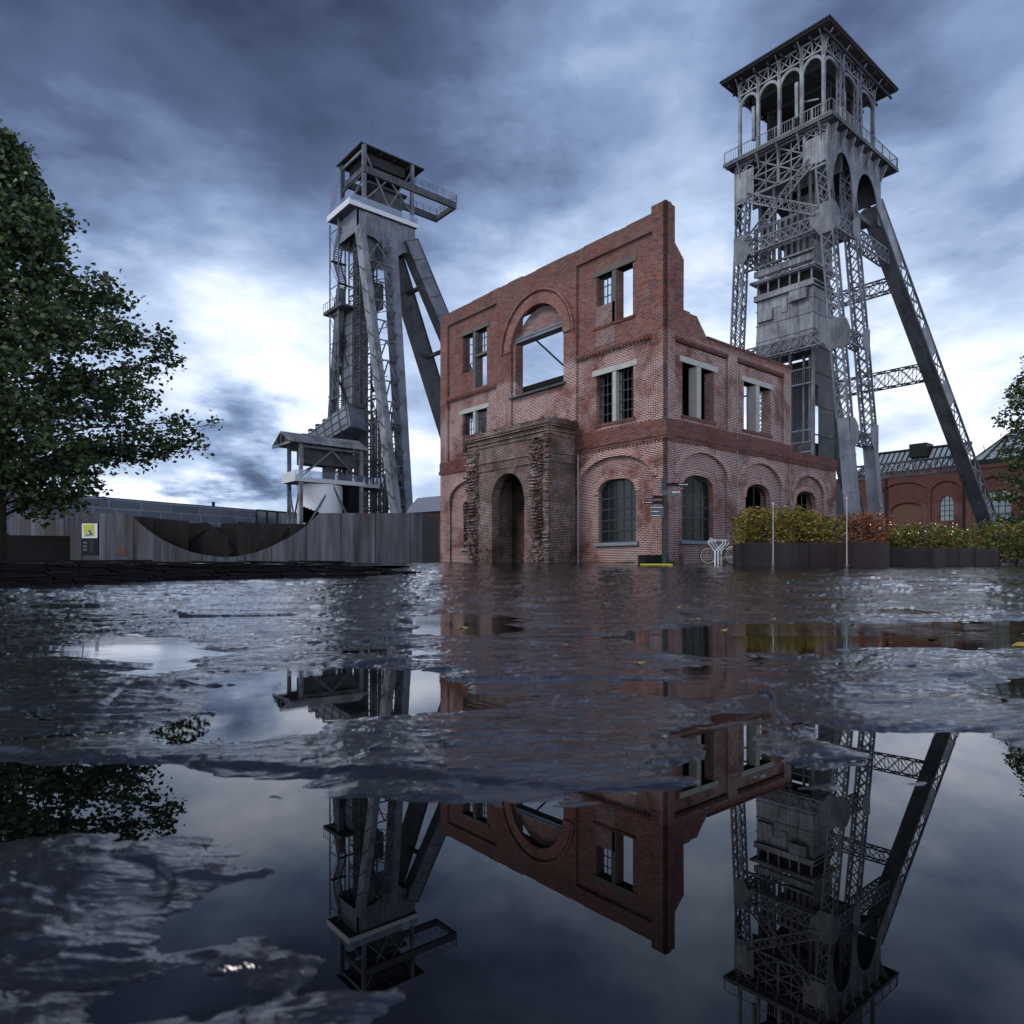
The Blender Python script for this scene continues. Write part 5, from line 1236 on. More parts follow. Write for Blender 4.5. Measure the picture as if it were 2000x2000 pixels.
# ------------------------------------------------------------------ far buildings
def build_far():
    root = thing('stone_clad_building', 'long low blue grey stone clad building with flat roof behind the steel labyrinth', 'building', pt(300, 1100, 95))
    a = pt(-400, 1102, 64); b = pt(572, 1100, 112); top = lambda px, py, D: pt(px, py, D)
    A0 = pt(18, 1104, 80); A1 = pt(18, 957, 80); B0 = pt(500, 1104, 108); B1 = pt(500, 994, 108)
    d = (B0 - A0); d.z = 0; A0x = A0 - d * .5; z = lambda p, q: Vector((p.x, p.y, q))
    zt = (A1.z + B1.z) / 2
    dep = Vector((4, 14, 0))
    mb = MB(); P = [z(A0x, .2), z(B0, .2), z(B0, zt), z(A0x, zt)]; mb.poly(P, dep); mb.build('wall', M['blocks'], root)
    C = B0 + d.normalized() * 14
    mb = MB(); mb.poly([z(B0, .2) + d.normalized() * .02, z(C, .2), z(C, zt - .1), z(B0, zt - .1) + d.normalized() * .02], dep * .8)
    gl = mb.build('glazed_end', M['glass_blue'], root)
    mb = MB(); n = Vector((.05, -.12, 0))
    for k in range(8): p = B0.lerp(C, k / 7) + n; mb.beam(z(p, .3), z(p, zt), 0.12, 0.12)
    for h in (zt - .05, zt - 2.4, zt - 5): mb.beam(z(B0 + n, h), z(C + n, h), 0.2, 0.2)
    mb.build('mullions', M['black'], gl)
    MB().poly([z(A0, zt) , z(A0, zt) + d * .085, z(A0, zt + .8) + d * .085, z(A0, zt + .8)], dep * .2).build('roof_hatch', M['black'], root)
    for t in (.29, .78): p = A0 + d * t; MB().beam(z(p, zt), z(p, zt + .6), .35, .35).build('roof_vent', M['black'], root)
    # wind turbine
    D = 700; c = pt(164, 963, D); root = thing('wind_turbine', 'tiny grey wind turbine far beyond the stone clad building', 'wind turbine', z(c, 0))
    MB().tube([z(c, 0), c], 3.0, 8, 1.5).build('mast', M['steel'], root)
    mb = MB(); r = Vector((RT[0], RT[1], 0)); rt = []
    for ang in (100, 215, 350): q = R(ang); mb.beam(c, c + (r * math.cos(q) + Vector((0, 0, math.sin(q)))) * 15, 1.6, .5)
    mb.build('rotor', M['steel'], root); MB().beam(c - r * 1, c + r * 5 + Vector((FW[0], FW[1], 0)) * -1, 2.4, 2.4).build('nacelle', M['steel'], root)
    # small gabled house
    D = 70; root = thing('slate_roofed_house', 'low house with grey slate roof glimpsed between the labyrinth and the ruin', 'house', pt(830, 1100, D))
    mb = MB(); q = [pt(795, 1001, D), pt(900, 994, D), pt(900, 1112, D), pt(795, 1112, D)]; mb.poly(q, Vector((4, 5, 0))); mb.build('wall', M['brick_hall'], root)
    mb = MB(); mb.add([pt(793, 1002, D - .4), pt(900, 995, D - .4), pt(900, 964, D + 4), pt(815, 973, D + 4), pt(800, 990, D + 7)], [(0, 1, 2, 3), (0, 3, 4)]); mb.build('roof', M['sill'], root)
    # brick machine hall
    X = 90.0; root = thing('brick_machine_hall', 'red brick machine hall with glazed roof lantern and tall arched windows behind the right headframe', 'building', (95, 25, .6))
    mb = MB(); wins = [archpoly(18.5, 20.3, 7.2, 9.6, 10.9, 12), archpoly(11.6, 14.6, 6.9, 9.9, 10.9, 12, 2.6), archpoly(22.5, 27.0, 1.0, 9.0, 10.2, 12)]
    holed(mb, rect(-10, .2, 46, 14.4), wins, X, X + .6, 'X'); holed(mb, rect(-10, .2, 46, 14.4), [archpoly(17.4, 21.4, 0.6, 11.2, 12.9), archpoly(21.7, 28.6, .6, 11.2, 13.2), archpoly(10.2, 16.2, 3, 11.6, 12.9)], X - .25, X, 'X')
    mb.build('wall', M['brick_hall'], root)
    MB().box(X - .4, -10, 14.2, X + .7, 46, 14.7).build('cornice', M['brick_band'], root)
    for a, b, zz, zs, zt, nx, nz in ((18.5, 20.3, 7.2, 9.6, 10.9, 3, 5), (11.6, 14.6, 6.9, 9.9, 10.9, 4, 4)):
        w = MB().poly([(X + .3, u, q) for u, q in archpoly(a, b, zz, zs, zt, 12)], (.05, 0, 0)).build('window', M['glass_sky'], root); mb = MB()
        for i in range(nx + 1): y = a + (b - a) * i / nx; mb.beam((X + .26, y, zz), (X + .26, y, zt if 0 < i < nx else zs), .07, .07)
        for j in range(nz + 1): q = zz + (zt - zz) * j / nz; mb.beam((X + .26, a, q), (X + .26, b, q), .07, .07)
        mb.build('glazing_bars', M['frame'], w)
    MB().box(X + .3, 22.4, 1, X + .4, 27.1, 10.3).build('gate', plain('brown gate', (.10, .05, .035), .7), root)
    # roof lantern
    mb = MB(); mb.add([(X + .8, 17.5, 14.9), (X + .8, 33.5, 14.9), (X + 4.5, 31, 18.6), (X + 4.5, 17.5, 18.6)], [(0, 1, 2, 3)]); mb.add([(X + .8, 33.5, 14.9), (X + 9, 33.5, 14.9), (X + 4.5, 31, 18.6)], [(0, 1, 2)]); rf = mb.build('glass_roof', M['glass_sky'], root)
    mb = MB()
    for k in range(21): y = 17.5 + k * .75; mb.beam((X + .75, y, 14.95), (X + 4.4, min(y, 31), 18.65), .13, .12)
    mb.beam((X + 4.4, 17.5, 18.7), (X + 4.4, 31, 18.7), .3, .3); mb.beam((X + .7, 17.5, 14.9), (X + .7, 33.5, 14.9), .4, .4); mb.build('roof_bars', M['black'], rf)
    MB().box(X + 2.2, 22.8, 17.2, X + 5, 25.2, 19.2).build('roof_box', M['black'], root)
    mb = MB(); mb.add([(X + .6, 3.5, 15.2), (X + .6, 16.8, 15.2), (X + 5.5, 13, 19.6), (X + 5.5, 6, 19.6)], [(0, 1, 2, 3)]); mb.add([(X + .6, 16.8, 15.2), (X + 11, 16.8, 15.2), (X + 5.5, 13, 19.6)], [(0, 1, 2)]); rf = mb.build('glass_roof', M['glass_sky'], root)
    mb = MB()
    for k in range(9):
        y = 4 + k * 1.6; mb.beam((X + .5, y, 15.3), (X + 5.4, min(max(y, 6), 13), 19.7), .16, .16)
    for k in range(8): y = 5 + k * 1.4; mb.beam((X + .6, y, 15.2), (X + 5, y + 1.4, 18.2), .1, .1)
    mb.beam((X + 5.4, 6, 19.7), (X + 5.4, 13, 19.7), .5, .5); mb.beam((X + .3, 3, 15.1), (X + .3, 17.2, 15.1), .7, .7); mb.build('roof_bars', M['black'], rf)
    for y in (27.5, 17.1): MB().tube([(X - .5, y, .6), (X - .5, y, 14)], .12, 6).build('downpipe', M['black'], root)
build_far()

# ------------------------------------------------------------------ slate kerb wall, lawn
def build_kerb():
    A = cw(-9.5, 7.9); B = cw(-2.62, 14.2); d = (B - A); d.z = 0; L = d.length; d.normalize(); n = Vector((-d.y, d.x, 0));
    if n.dot(Vector((FW[0], FW[1], 0))) < 0: n = -n
    r = random.Random(2); mb = MB(); root = thing('stacked_slate_wall', 'low dry wall of dark stacked slate tapering out at its right end on the left of the paving', 'stone wall', cw(-6.5, 8.8, .1))
    z = 0.0; row = 0
    while z < 0.36:
        h = r.uniform(0.018, 0.042); s = r.uniform(-.3, 0); end = L * (1.0 - (row / 13.0) * 0.16) if row < 9 else L * (0.86 if z < .30 else .5)
        while s < end:
            w = r.uniform(.2, 1.1); p = A + d * (s + w / 2); gzz = gz(p) - .03; off = r.uniform(-.06, .06) + z * .12; t = r.uniform(-.008, .008)
            a = A + d * s + n * (off + .22) + Vector((0, 0, gzz + z + h / 2 + t)); b = A + d * (s + w - .012) + n * (off + .22 + r.uniform(-.02, .02)) + Vector((0, 0, gzz + z + h / 2 - t))
            mb.beam(a, b, 0.44 + r.uniform(-.05, .05), h - .006)
            s += w
        z += h; row += 1
    for k in range(14):
        s = L + r.uniform(-.3, .75); p = A + d * s + n * r.uniform(0, .4); q = p + d * r.uniform(.15, .4); zz = gz(p) + .02 + .035 * max(0, 1 - (s - L) / .6) * (k % 3); mb.beam(Vector((p.x, p.y, zz)), Vector((q.x, q.y, zz + .01)), .3, .035)
    mb.build('stones', M['slate'], root)
    # raised lawn behind
    mb = MB(); P = [A + n * .42, B + n * .42 - d * 1.8, cw(-3.2, 22.0), cw(-7.5, 44), cw(-45, 44), cw(-30, 9.0)]
    mb.add([Vector((p.x, p.y, z)) for p, z in zip(P, (.405, .40, .43, .56, .56, .42))], [tuple(range(6))])
    struct('lawn_ground', mb, plain('dark soil', (.03, .034, .016), .95, 0, .5, 4))
    mb = MB(); r = random.Random(12)
    for i in range(9000):
        t = r.random() ** 1.0; s = r.uniform(0, L - 2.2); dist = r.uniform(0.30, 1.6) if i % 3 else r.uniform(1.0, 8)
        p = A + d * s + n * dist; zz = .40; h = r.uniform(.02, .06) * (1.6 if dist > 2 else 1); a = r.uniform(0, 6.28); w = .006
        mb.add([(p.x - w * math.cos(a), p.y - w * math.sin(a), zz), (p.x + w * math.cos(a), p.y + w * math.sin(a), zz), (p.x + r.uniform(-.03, .03), p.y + r.uniform(-.03, .03), zz + h)], [(0, 1, 2)])
    o = mb.build('short_grass', M['leaf_g']); tag(o, 'short mossy grass growing behind the stacked slate wall', 'grass', kind='stuff')
build_kerb()

# ------------------------------------------------------------------ foliage
def leaf_mesh(name, centers, normals_jit, size, m, parent, rng, aspect=0.75):
    """one small bent leaf (2 triangles pairs) per centre"""
    n = len(centers); th = rng.uniform(0, 2 * np.pi, n); ph = np.arccos(rng.uniform(-1, 1, n)) * normals_jit
    u = np.stack([np.cos(th), np.sin(th), rng.normal(0, .35, n)], 1); u /= np.linalg.norm(u, axis=1)[:, None]
    w = np.stack([np.sin(ph) * np.cos(th * 1.7 + 1), np.sin(ph) * np.sin(th * 1.7 + 1), np.cos(ph)], 1)
    v = np.cross(w, u); v /= np.linalg.norm(v, axis=1)[:, None] + 1e-9; nn = np.cross(u, v)
    s = size * rng.uniform(.55, 1.3, n)[:, None]
    tip = centers + u * s; tail = centers - u * s; a = centers + v * s * aspect + nn * s * .25; b = centers - v * s * aspect + nn * s * .25
    V = np.stack([tail, a, tip, b], 1).reshape(-1, 3); off = np.array(parent_origin(parent)); V = V - off
    Fc = np.arange(n * 4).reshape(-1, 4)
    me = bpy.data.meshes.new(name); me.vertices.add(len(V)); me.vertices.foreach_set('co', V.ravel()); me.loops.add(Fc.size); me.loops.foreach_set('vertex_index', Fc.ravel())
    me.polygons.add(n); me.polygons.foreach_set('loop_start', np.arange(n) * 4); me.polygons.foreach_set('loop_total', np.full(n, 4)); me.update(); me.materials.append(m)
    o = bpy.data.objects.new(name, me); COL.objects.link(o); o.parent = parent; return o
def build_tree(base, trunk_r, prof, label, name, leafsize, nb, m, seed, per=26, lean=0.0, zmin=None, twigs=11):
    """prof(z) -> crown radius at height z. Boughs run from the stem to the crown edge, twigs and leaves along them"""
    rng = np.random.default_rng(seed); root = thing(name, label, 'tree', base)
    zs = [z for z in np.linspace(base.z, base.z + 30, 301) if prof(z) > 0]; ztop = max(zs); z0 = min(zs)
    mb = MB(); pts = [Vector((base.x + lean * t, base.y, base.z - .2 + (ztop - .6 - base.z) * t)) for t in np.linspace(0, 1, 12)]
    mb.tube(pts, trunk_r, 10, trunk_r * .12); mb.build('trunk', M['bark'], root, True)
    br = MB(); C = []
    for i in range(nb):
        ze = z0 + (ztop - z0) * (i + rng.uniform(0, 1)) / nb; Rr = prof(ze)
        if Rr <= 0.05: continue
        az = i * 2.39996 + rng.normal(0, .25); L = Rr * (rng.uniform(.80, 1.04) if rng.random() < .72 else rng.uniform(.35, .75))
        zs_ = max(base.z + 1.0, ze - L * rng.uniform(.12, .45)); S0 = Vector((base.x, base.y, zs_)); E0 = Vector((base.x + math.cos(az) * L, base.y + math.sin(az) * L, ze + rng.normal(0, .1)))
        mid = S0.lerp(E0, .5) + Vector((0, 0, L * .06)); P = [S0, S0.lerp(mid, .6), mid, mid.lerp(E0, .5) , E0]
        br.tube(P, .012 + trunk_r * .16 * min(1, Rr / 2), 5, .006)
        for k in range(twigs):
            t = .22 + .78 * (k + rng.uniform(0, 1)) / twigs; p = S0.lerp(mid, t * 2) if t < .5 else mid.lerp(E0, t * 2 - 1)
            side = 1 if k % 2 else -1; tl = (0.30 + .55 * (1 - abs(t - .55))) * min(1.0, .25 + Rr * .28) * rng.uniform(.7, 1.3)
            az2 = az + side * rng.uniform(.5, 1.15); q = p + Vector((math.cos(az2) * tl, math.sin(az2) * tl, rng.normal(.02, .18)))
            if k == twigs - 1: q = E0 + Vector((math.cos(az) * .15, math.sin(az) * .15, rng.uniform(-.05, .15)))
            br.tube([p, q], .008, 3, .004, False)
            n = int(per * rng.uniform(.6, 1.3)); tt = rng.uniform(.35, 1.08, n)[:, None]
            pts_ = np.array(p)[None] * (1 - tt) + np.array(q)[None] * tt + rng.normal(0, 1, (n, 3)) * np.array([.09, .09, .07]) * (leafsize / .05)
            C.append(pts_)
    br.build('branches', M['bark'], root)
    C = np.concatenate(C); leaf_mesh('crown', C, .75, leafsize, m, root, rng); return root
# left maple: silhouette measured from the photograph, as radius by height
TD = 14.0; tb = cw(-1004 / F * TD, TD, .3)
_sil = [(955, 120), (938, 190), (918, 245), (900, 270), (880, 315), (860, 325), (832, 350), (812, 375), (800, 392), (780, 350), (755, 325), (730, 335), (700, 362), (680, 345), (650, 345), (615, 330), (600, 300), (560, 255), (545, 240), (525, 170), (505, 225), (480, 218), (455, 218), (430, 205), (405, 178), (385, 185), (365, 160), (345, 100), (320, 105), (300, 88), (285, 85), (265, 55), (250, 45), (240, 20)]
_z = [CZ + (HOR - y) / F * TD * float(np.interp(y, [240, 500, 700], [.955, .97, 1.0])) for y, x in _sil]; _r = [(x + 12) / F * TD * float(np.interp(y, [220, 330, 480, 540, 600, 660, 700, 740, 800, 850, 960], [.42, .52, .70, .88, .98, .86, .80, .88, .96, 1.0, .90])) for y, x in _sil]
def prof_left(z): return float(np.interp(z, _z, _r, left=0, right=0))
build_tree(tb, .17, prof_left, 'large dark green maple with layered boughs at the left edge of the square', 'maple_tree', .060, 116, M['leaf'], 21, per=36, twigs=14)
TD2 = 30.0; tb2 = cw(1062 / F * TD2, TD2, .55)
_sil2 = [(1092, 50), (1075, 85), (1050, 90), (1010, 88), (975, 95), (950, 105), (920, 108), (895, 108), (880, 95), (865, 100), (850, 96), (835, 82), (822, 90), (812, 125), (800, 118), (785, 92), (765, 85), (745, 72), (725, 55), (700, 40), (680, 20)]
_z2 = [CZ + (HOR - y) / F * TD2 for y, x in _sil2]; _r2 = [(x + 0) / F * TD2 * .98 for y, x in _sil2]
build_tree(tb2, .14, lambda z: float(np.interp(z, _z2, _r2, left=0, right=0)), 'green tree leaning into the right edge beside the clipped hedges', 'broadleaf_tree', .085, 60, M['leaf2'], 33, per=30, twigs=9)

def hedge(px0, px1, ytop, ybot, D, depth, m, name, label, seed, n, bumps=.12, size=.05, group='clipped hedges in steel planters', xl=None):
    rng = np.random.default_rng(seed); a = cw((px0 - 1000) / F * D, D); b = cw((px1 - 1000) / F * D, D); zt = CZ + (HOR - ytop) / F * D; zb = CZ + (HOR - ybot) / F * D
    root = thing(name, label, 'hedge', (a + b) / 2 + Vector((0, 0, zb)), group); L = (b - a).length; d = (b - a).normalized(); f = Vector((FW[0], FW[1], 0))
    s = rng.uniform(0, 1, n); t = rng.uniform(0, 1, n); h = rng.uniform(0, 1, n) ** .8
    env = 1 - .35 * np.abs(2 * s - 1) ** 5; top = zt - bumps * (zt - zb) * (.5 + .5 * np.sin(s * L * 2.1 + seed) * np.cos(s * L * 0.9)) - .35 * (zt - zb) * np.abs(2 * t - 1) ** 3 * .6
    cl = np.floor(s * L * 3.2) * 7 + np.floor(h * 5) * 13 + np.floor(t * 3) * 31; jit = (np.sin(cl * 12.9898 + seed) * 43758.5453) % 1
    keep = jit > .16
    z = zb + (top - zb) * h * env; C = np.array(a)[None] + np.array(d)[None] * (s * L)[:, None] + np.array(f)[None] * (t * depth)[:, None]; C[:, 2] = z
    C += rng.normal(0, .06, C.shape) + ((jit - .5) * .12)[:, None]; C = C[keep]
    mb = MB()
    for i in range(int(L * 1.6)):
        p = a + d * (L * (i + .5) / (L * 1.6)) + f * depth * .5; r_ = rng.uniform
        for k in range(4): mb.tube([(p.x, p.y, zb - .4), (p.x + r_(-.1, .1), p.y + r_(-.1, .1), zb + .3), (p.x + r_(-.5, .5), p.y + r_(-.5, .5), zb + (zt - zb) * r_(.5, .85))], .022, 5, .008)
    mb.build('stems', M['bark'], root); leaf_mesh('foliage', C, .8, size, m, root, rng, .5); return root
hedge(1450, 1652, 972, 1066, 23.0, 1.3, M['leaf_y'], 'hedge', 'yellow green autumn hedge in the planter nearest the bicycle', 5, 9500, .30)
hedge(1662, 1745, 972, 1066, 23.4, 1.1, M['leaf_r'], 'hedge', 'reddest autumn hedge, between the yellow green and the long green one', 6, 3800, .35)
hedge(1736, 1900, 1014, 1078, 24.5, 1.2, M['leaf_g'], 'hedge', 'long low green hedge with fairy lights right of the red one', 7, 6500, .25)
hedge(1895, 2060, 1008, 1092, 25.5, 1.4, M['leaf_g'], 'hedge', 'green hedge at the right edge under the leaning tree', 8, 7000, .3)

def planter(px0, px1, py0, py1, D, dep, label):
    a = cw((px0 - 1000) / F * D, D); b = cw((px1 - 1000) / F * D, D); zt = CZ + (HOR - py0) / F * D; zb = CZ + (HOR - py1) / F * D - .05; f = Vector((FW[0], FW[1], 0)) * dep
    root = thing('planter', label, 'planter', Vector((a.x, a.y, zb)), 'steel planters'); t = 0.03
    V = lambda p, z: Vector((p.x, p.y, z))
    mb = MB(); mb.poly([V(a, zb), V(b, zb), V(b, zt), V(a, zt)], f * (t / dep)); mb.poly([V(a + f, zb), V(b + f, zb), V(b + f, zt), V(a + f, zt)], -f * (t / dep))
    e = (b - a).normalized() * t; g = f * (t / dep) * 1.05
    mb.poly([V(a + g, zb), V(a + f - g, zb), V(a + f - g, zt), V(a + g, zt)], e); mb.poly([V(b + g, zb), V(b + f - g, zb), V(b + f - g, zt), V(b + g, zt)], -e)
    mb.build('shell', M['planter'], root); MB().poly([V(a + e + g, zt - .1), V(b - e + g, zt - .1), V(b - e + f - g, zt - .1), V(a + e + f - g, zt - .1)], Vector((0, 0, -.05))).build('soil', M['dark'], root)
    n = max(1, int((b - a).length / 1.1))
    for i in range(1, n): p = a.lerp(b, i / n) - f * (.006 / dep); MB().beam(V(p, zb + .02), V(p, zt - .01), .012, .008).build('seam', M['black'], root)
planter(1462, 1656, 1060, 1104, 22.6, 1.6, 'long dark steel planter under the yellow green hedge')
planter(1666, 1738, 1059, 1108, 21.6, 1.6, 'taller dark steel planter under the red hedge, standing furthest forward')
planter(1739, 1903, 1070, 1104, 24.0, 1.5, 'low long steel planter under the fairy light hedge')
planter(1905, 1953, 1071, 1104, 24.0, 1.5, 'short steel planter at the right end of the row')
# fairy lights on the hedge
rl = random.Random(6); first = None
for i in range(18):
    px = rl.uniform(1700, 1900); py = rl.uniform(1012, 1050) if px > 1745 else rl.uniform(995, 1040); p = pt(px, py, 24.2 if px > 1745 else 23.2)
    if first is None:
        bm = bmesh.new(); bmesh.ops.create_uvsphere(bm, u_segments=8, v_segments=5, radius=.012); mb = MB(); mb.add([v.co for v in bm.verts], [tuple(v.index for v in f.verts) for f in bm.faces]); bm.free()
        first = mb.build('light_bulb', M['bulb']); o = first
    else: o = first.copy(); COL.objects.link(o)
    o.location = p; tag(o, 'tiny white fairy light bulb on the reddest autumn hedge' if px <= 1745 else 'tiny white fairy light bulb on the long low green hedge', 'light bulb', 'fairy lights on the red hedge' if px <= 1745 else 'fairy lights on the green hedge')
# thin pale posts
for px, y0, y1, D, lb in ((1510, 985, 1104, 21.9, 'thin pale post standing before the yellow green hedge'), (1654, 974, 1106, 21.4, 'thin pale post at the gap between the first two planters')):
    p = pt(px, y1, D); q = pt(px, y0, D); root = thing('post', lb, 'post', p, 'thin pale posts'); MB().tube([p - Vector((0, 0, .1)), q], .020, 8, .016).build('shaft', M['concrete'], root)
    MB().tube([q, q + Vector((0, 0, .05))], .034, 8, .02).build('cap', M['fascia'], root); MB().tube([p - Vector((0, 0, .02)), p + Vector((0, 0, .05))], .06, 8).build('foot', M['steel'], root)

# ------------------------------------------------------------------ signpost
def build_sign():
    D = 25.0; root = thing('signpost', 'dark green pointer signpost with five finger boards at the corner of the ruin', 'signpost', pt(1297, 1103, D))
    rt = Vector((RT[0], RT[1], 0)); fw = Vector((FW[0], FW[1], 0))
    b = pt(1297.5, 1104, D); t = pt(1297.5, 934, D); MB().beam(b, t, .135, .16, fw).build('post', M['frame'], root); MB().beam(b, pt(1297.5, 1018, D), .165, .19, fw).build('post_sleeve', M['frame'], root)
    MB().beam(pt(1292.5, 961, D), t - rt * .092, .02, .165, fw).build('post_edge', M['sign_grey'], root)
    def board(x0, x1, y0, y1, m, tipright, marks, k):
        D2 = D - .1 - k * .01; tip = 5; P = [(x0, y0), (x1 - (tip if tipright == 1 else 0), y0)] + ([(x1, (y0 + y1) / 2)] if tipright == 1 else []) + [(x1 - (tip if tipright == 1 else 0), y1), (x0, y1)]
        if tipright == -1: P = [(x0 + 3, y0), (x1, y0), (x1, y1), (x0 + 3, y1), (x0, (y0 + y1) / 2)]
        bd = MB().poly([pt(x, y, D2) for x, y in P], fw * .03).build('finger_board', m, root)
        for a, bb, y, h in marks: MB().poly([pt(a, y, D2 - .012), pt(bb, y, D2 - .012), pt(bb, y + h, D2 - .012), pt(a, y + h, D2 - .012)], fw * .008).build('lettering', M['white'], bd)
        return bd
    board(1302, 1344, 943, 950, M['black'], 1, [(1326, 1339, 945.8, 1.0), (1340, 1342.5, 945.2, 2.2)], 0)
    board(1293, 1328, 958, 967, M['sign_grey'], 1, [(1313, 1322, 959.8, 1.1), (1313, 1322, 961.6, 1.0), (1324, 1327, 959.3, 2.8)], 1)
    board(1261, 1296, 968, 974, M['black'], -1, [(1263, 1264.5, 970, 2), (1266, 1275, 970.6, .8)], 2)
    board(1252, 1296, 978, 984.5, M['black'], -1, [(1255, 1257.5, 980, 2.4), (1260, 1274, 980.7, 1)], 3)
    for i, w in enumerate((19, 12, 14)): board(1270, 1296, 987 + i * 8, 994.2 + i * 8, M['sign_grey'], 0, [(1271.5, 1273, 990 + i * 8, 1.8), (1275, 1275 + w, 990.3 + i * 8, 1.1)], 4)
    # dark plinth box with a yellow strip in front
    a = cw((1251 - 1000) / F * 25.2, 25.2); bb = cw((1305 - 1000) / F * 25.2, 25.2); zb = pt(1251, 1106, 25.2).z; zt = pt(1251, 1084, 25.2).z
    r2 = thing('plinth_box', 'black steel plinth box at the foot of the signpost', 'box', Vector((a.x, a.y, zb))); V = lambda p, z: Vector((p.x, p.y, z))
    MB().poly([V(a, zb - .05), V(bb, zb - .05), V(bb, zt), V(a, zt)], fw * .5).build('casing', M['black'], r2); c = a.lerp(bb, .2) - fw * .02; d = a.lerp(bb, .84) - fw * .02
    MB().poly([V(c, zb + .02), V(d, zb + .02), V(d, zt - .02), V(c, zt - .02)], fw * .018).build('front_panel', M['dark'], r2)
    D3 = 24.3; y = pt(1252, 1107, D3).z
    q = [cw((x - 1000) / F * D_, D_, gz(cw(0, D_)) + .03) for x, D_ in ((1250, D3), (1314, D3), (1313, D3 + .25), (1252, D3 + .25))]
    o = MB().poly(q, Vector((0, 0, .05))).build('kerb_strip', M['yellow']); tag(o, 'worn yellow painted kerb strip on the paving before the signpost', 'kerb strip')
build_sign()

# ------------------------------------------------------------------ bicycle racks and bicycle
def build_bike():
    rt = Vector((RT[0], RT[1], 0)); fw = Vector((FW[0], FW[1], 0)); U = Vector((0, 0, 1))
    def rounded(pts, n=5, rr=.09):
        out = []
        m = len(pts)
        for i in range(m):
            p0, p1, p2 = pts[i - 1], pts[i], pts[(i + 1) % m]
            a = p1 + (p0 - p1).normalized() * rr; b = p1 + (p2 - p1).normalized() * rr
            for k in range(n + 1): t = k / n; out.append((a * (1 - t) + p1 * t) * (1 - t) + (p1 * (1 - t) + b * t) * t)
        return out + [out[0]]
    for k, (px, D, lb) in enumerate(((1397, 25.6, 'white tubular bicycle stand, nearest of three'), (1403, 26.1, 'white tubular bicycle stand, middle of three'), (1409, 26.6, 'white tubular bicycle stand, furthest of three'))):
        g = cw((px - 1000) / F * D, D, 0); g.z = gz(g); root = thing('bicycle_stand', lb, 'bicycle stand', g, 'white bicycle stands')
        MB().tube([g - U * .1, g + U * .56], .034, 10).build('post', M['white'], root)
        tri = [g + U * .52, g + U * .93 - rt * .30, g + U * .93 + rt * .32]
        MB().tube(rounded([g + U * .50, g + U * .84 - rt * .27, g + U * .92 - rt * .22, g + U * .92 + rt * .26, g + U * .84 + rt * .31]), .021, 8, cap=False).build('frame_tube', M['white'], root)
    D = 26.4; c0 = cw((1383 - 1000) / F * D, D, 0); g = gz(c0); c0.z = g + .33; c1 = cw((1432 - 1000) / F * D, D, g + .33)
    root = thing('bicycle', 'old black city bicycle with worn rims leaning among the white stands', 'bicycle', Vector((c0.x, c0.y, g)))
    for c, nm in ((c0, 'front'), (c1, 'rear')):
        n = 36; P = [c + (rt * math.cos(2 * math.pi * i / n) + U * math.sin(2 * math.pi * i / n)) * .315 for i in range(n + 1)]
        w = MB().tube(P, .019, 6, cap=False).build('wheel', M['rubber'], root)
        P = [c + (rt * math.cos(2 * math.pi * i / n) + U * math.sin(2 * math.pi * i / n)) * .288 for i in range(n + 1)]; MB().tube(P, .019, 5, cap=False).build('rim', M['rim'], w)
        mb = MB()
        for i in range(14): q = 2 * math.pi * i / 14; mb.beam(c, c + (rt * math.cos(q) + U * math.sin(q)) * .28, .004, .004)
        mb.build('spokes', M['rim'], w)
    P = [c1 + (rt * math.cos(q) + U * math.sin(q)) * .345 for q in np.linspace(R(140), R(12), 14)]; MB().tube(P, .022, 6).build('mudguard', M['white'], root)
    bb_ = c0.lerp(c1, .58) - U * .04; seat = bb_ + U * .52 + rt * .12; head = c0 + rt * .17 + U * .50
    mb = MB()
    for a, b in ((c1, bb_), (bb_, seat), (seat - U * .06, head), (bb_, head - U * .12), (c1, seat - U * .1), (c0, head)): mb.tube([a, b], .014, 6)
    mb.build('frame', M['black'], root); MB().beam(seat + U * .06 - rt * .13, seat + U * .07 + rt * .12, .13, .05).build('saddle', M['rubber'], root)
    MB().tube([head, head + U * .14, head + U * .18 - rt * .06 + fw * .2, head + U * .16 + rt * .1 + fw * .27], .012, 6).build('handlebar', M['rim'], root); MB().tube([head + U * .02 - rt * .1, head + U * .03 - rt * .16], .03, 8).build('headlight', M['rim'], root)
    MB().beam(bb_ + rt * .02, c1 - U * .02, .02, .07, U).build('chain_case', M['rim'], root); MB().tube([bb_ - U * .16, bb_ - U * .16 + rt * .001 - fw * .06], .02, 6).build('pedal', M['rubber'], root)
build_bike()

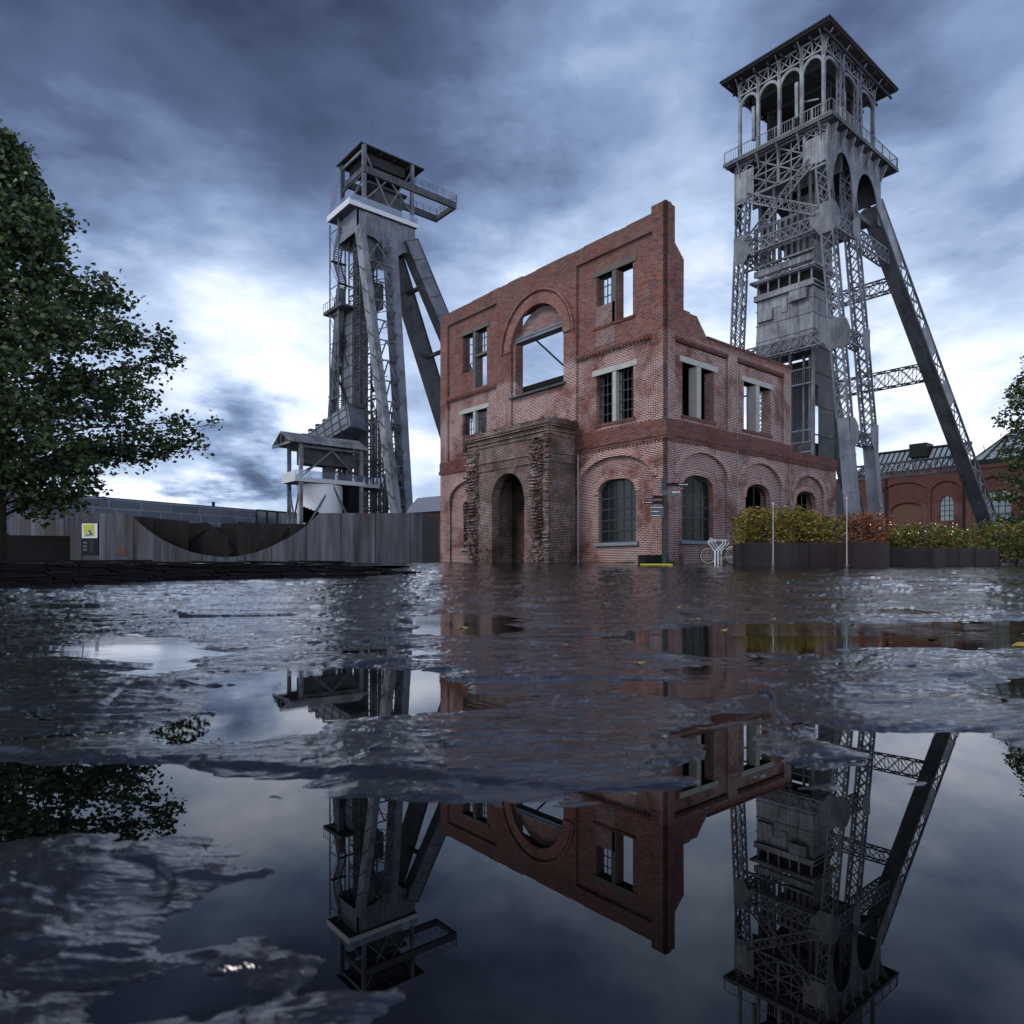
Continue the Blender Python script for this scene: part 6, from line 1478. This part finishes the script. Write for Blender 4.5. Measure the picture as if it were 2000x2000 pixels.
# ------------------------------------------------------------------ fallen leaves
rl = random.Random(14); first = None
for i, (px, py) in enumerate([(1250, 1297), (1366, 1211), (1328, 1187), (1415, 1232), (1583, 1185), (1600, 1186), (1948, 1169), (1990, 1262), (1820, 1246), (352, 1183), (905, 1228), (1104, 1262), (1510, 1212), (1660, 1222), (1180, 1180), (640, 1172), (1750, 1190)]):
    D = F * CZ / (py - HOR)
    for _ in range(3): zz = float(ground_h(np.array([(px - 1000) / F * D]), np.array([D]))[0]); zz = max(zz, 0.001); D = F * (CZ - zz) / (py - HOR)
    p = cw((px - 1000) / F * D, D, zz + .004)
    if first is None:
        mb = MB(); n = 12; V = []
        for k in range(n): q = 2 * math.pi * k / n; rr = .017 * (1 + .35 * math.cos(3 * q) + .12 * math.cos(7 * q)); V.append((rr * math.cos(q) * 1.3, rr * math.sin(q), .003 * math.cos(2 * q) + .003))
        mb.add([(0, 0, .006)] + V, [(0, 1 + k, 1 + (k + 1) % n) for k in range(n)]); mb.tube([(-.018, 0, .004), (-.034, .004, .002)], .0012, 4)
        first = mb.build('fallen_leaf', plain('yellowed leaf', (.30, .24, .06), .6, 0, .4, 60)); o = first
    else: o = first.copy(); COL.objects.link(o)
    o.location = p; s = rl.uniform(.7, 1.5); o.scale = (s, s, s); o.rotation_euler = (rl.uniform(-.25, .25), rl.uniform(-.25, .25), rl.uniform(0, 6.28))
    tag(o, *(('largest pale leaf lying alone in the middle of the wet paving', 'leaf') if i == 0 else ('small yellowed leaf on the paving before the slate wall', 'leaf', 'leaves on the left paving') if px < 1000 else ('small yellowed leaf on the wet paving before the planters', 'leaf', 'leaves before the planters') if px > 1450 else ('small yellowed leaf on the wet paving before the signpost', 'leaf', 'leaves before the signpost')))

# tufts of grass and moss along the foot of the ruin
mb = MB(); r = random.Random(31)
for i in range(5200):
    if i % 2: x, y = -r.uniform(.02, .35) ** 1.3, r.choice((r.uniform(0, 4.7), r.uniform(11, 15.8)))
    else: x, y = r.uniform(-.2, 9.5), -abs(r.gauss(0, .12)) - .03
    k = vnoise(np.array([x * 1.7 + 5]), np.array([y * 1.7 + 9]), 5)[0]
    if k < .45: continue
    zz = gz((x, y)) - .01; h = r.uniform(.03, .16) * k * 1.5; a = r.uniform(0, 6.3); w = .012
    mb.add([(x - w * math.cos(a), y - w * math.sin(a), zz), (x + w * math.cos(a), y + w * math.sin(a), zz), (x + r.uniform(-.05, .05), y + r.uniform(-.05, .05), zz + h)], [(0, 1, 2)])
tag(mb.build('grass_tufts', M['leaf2']), 'thin tufts of grass along the foot of the brick ruin', 'grass', kind='stuff')
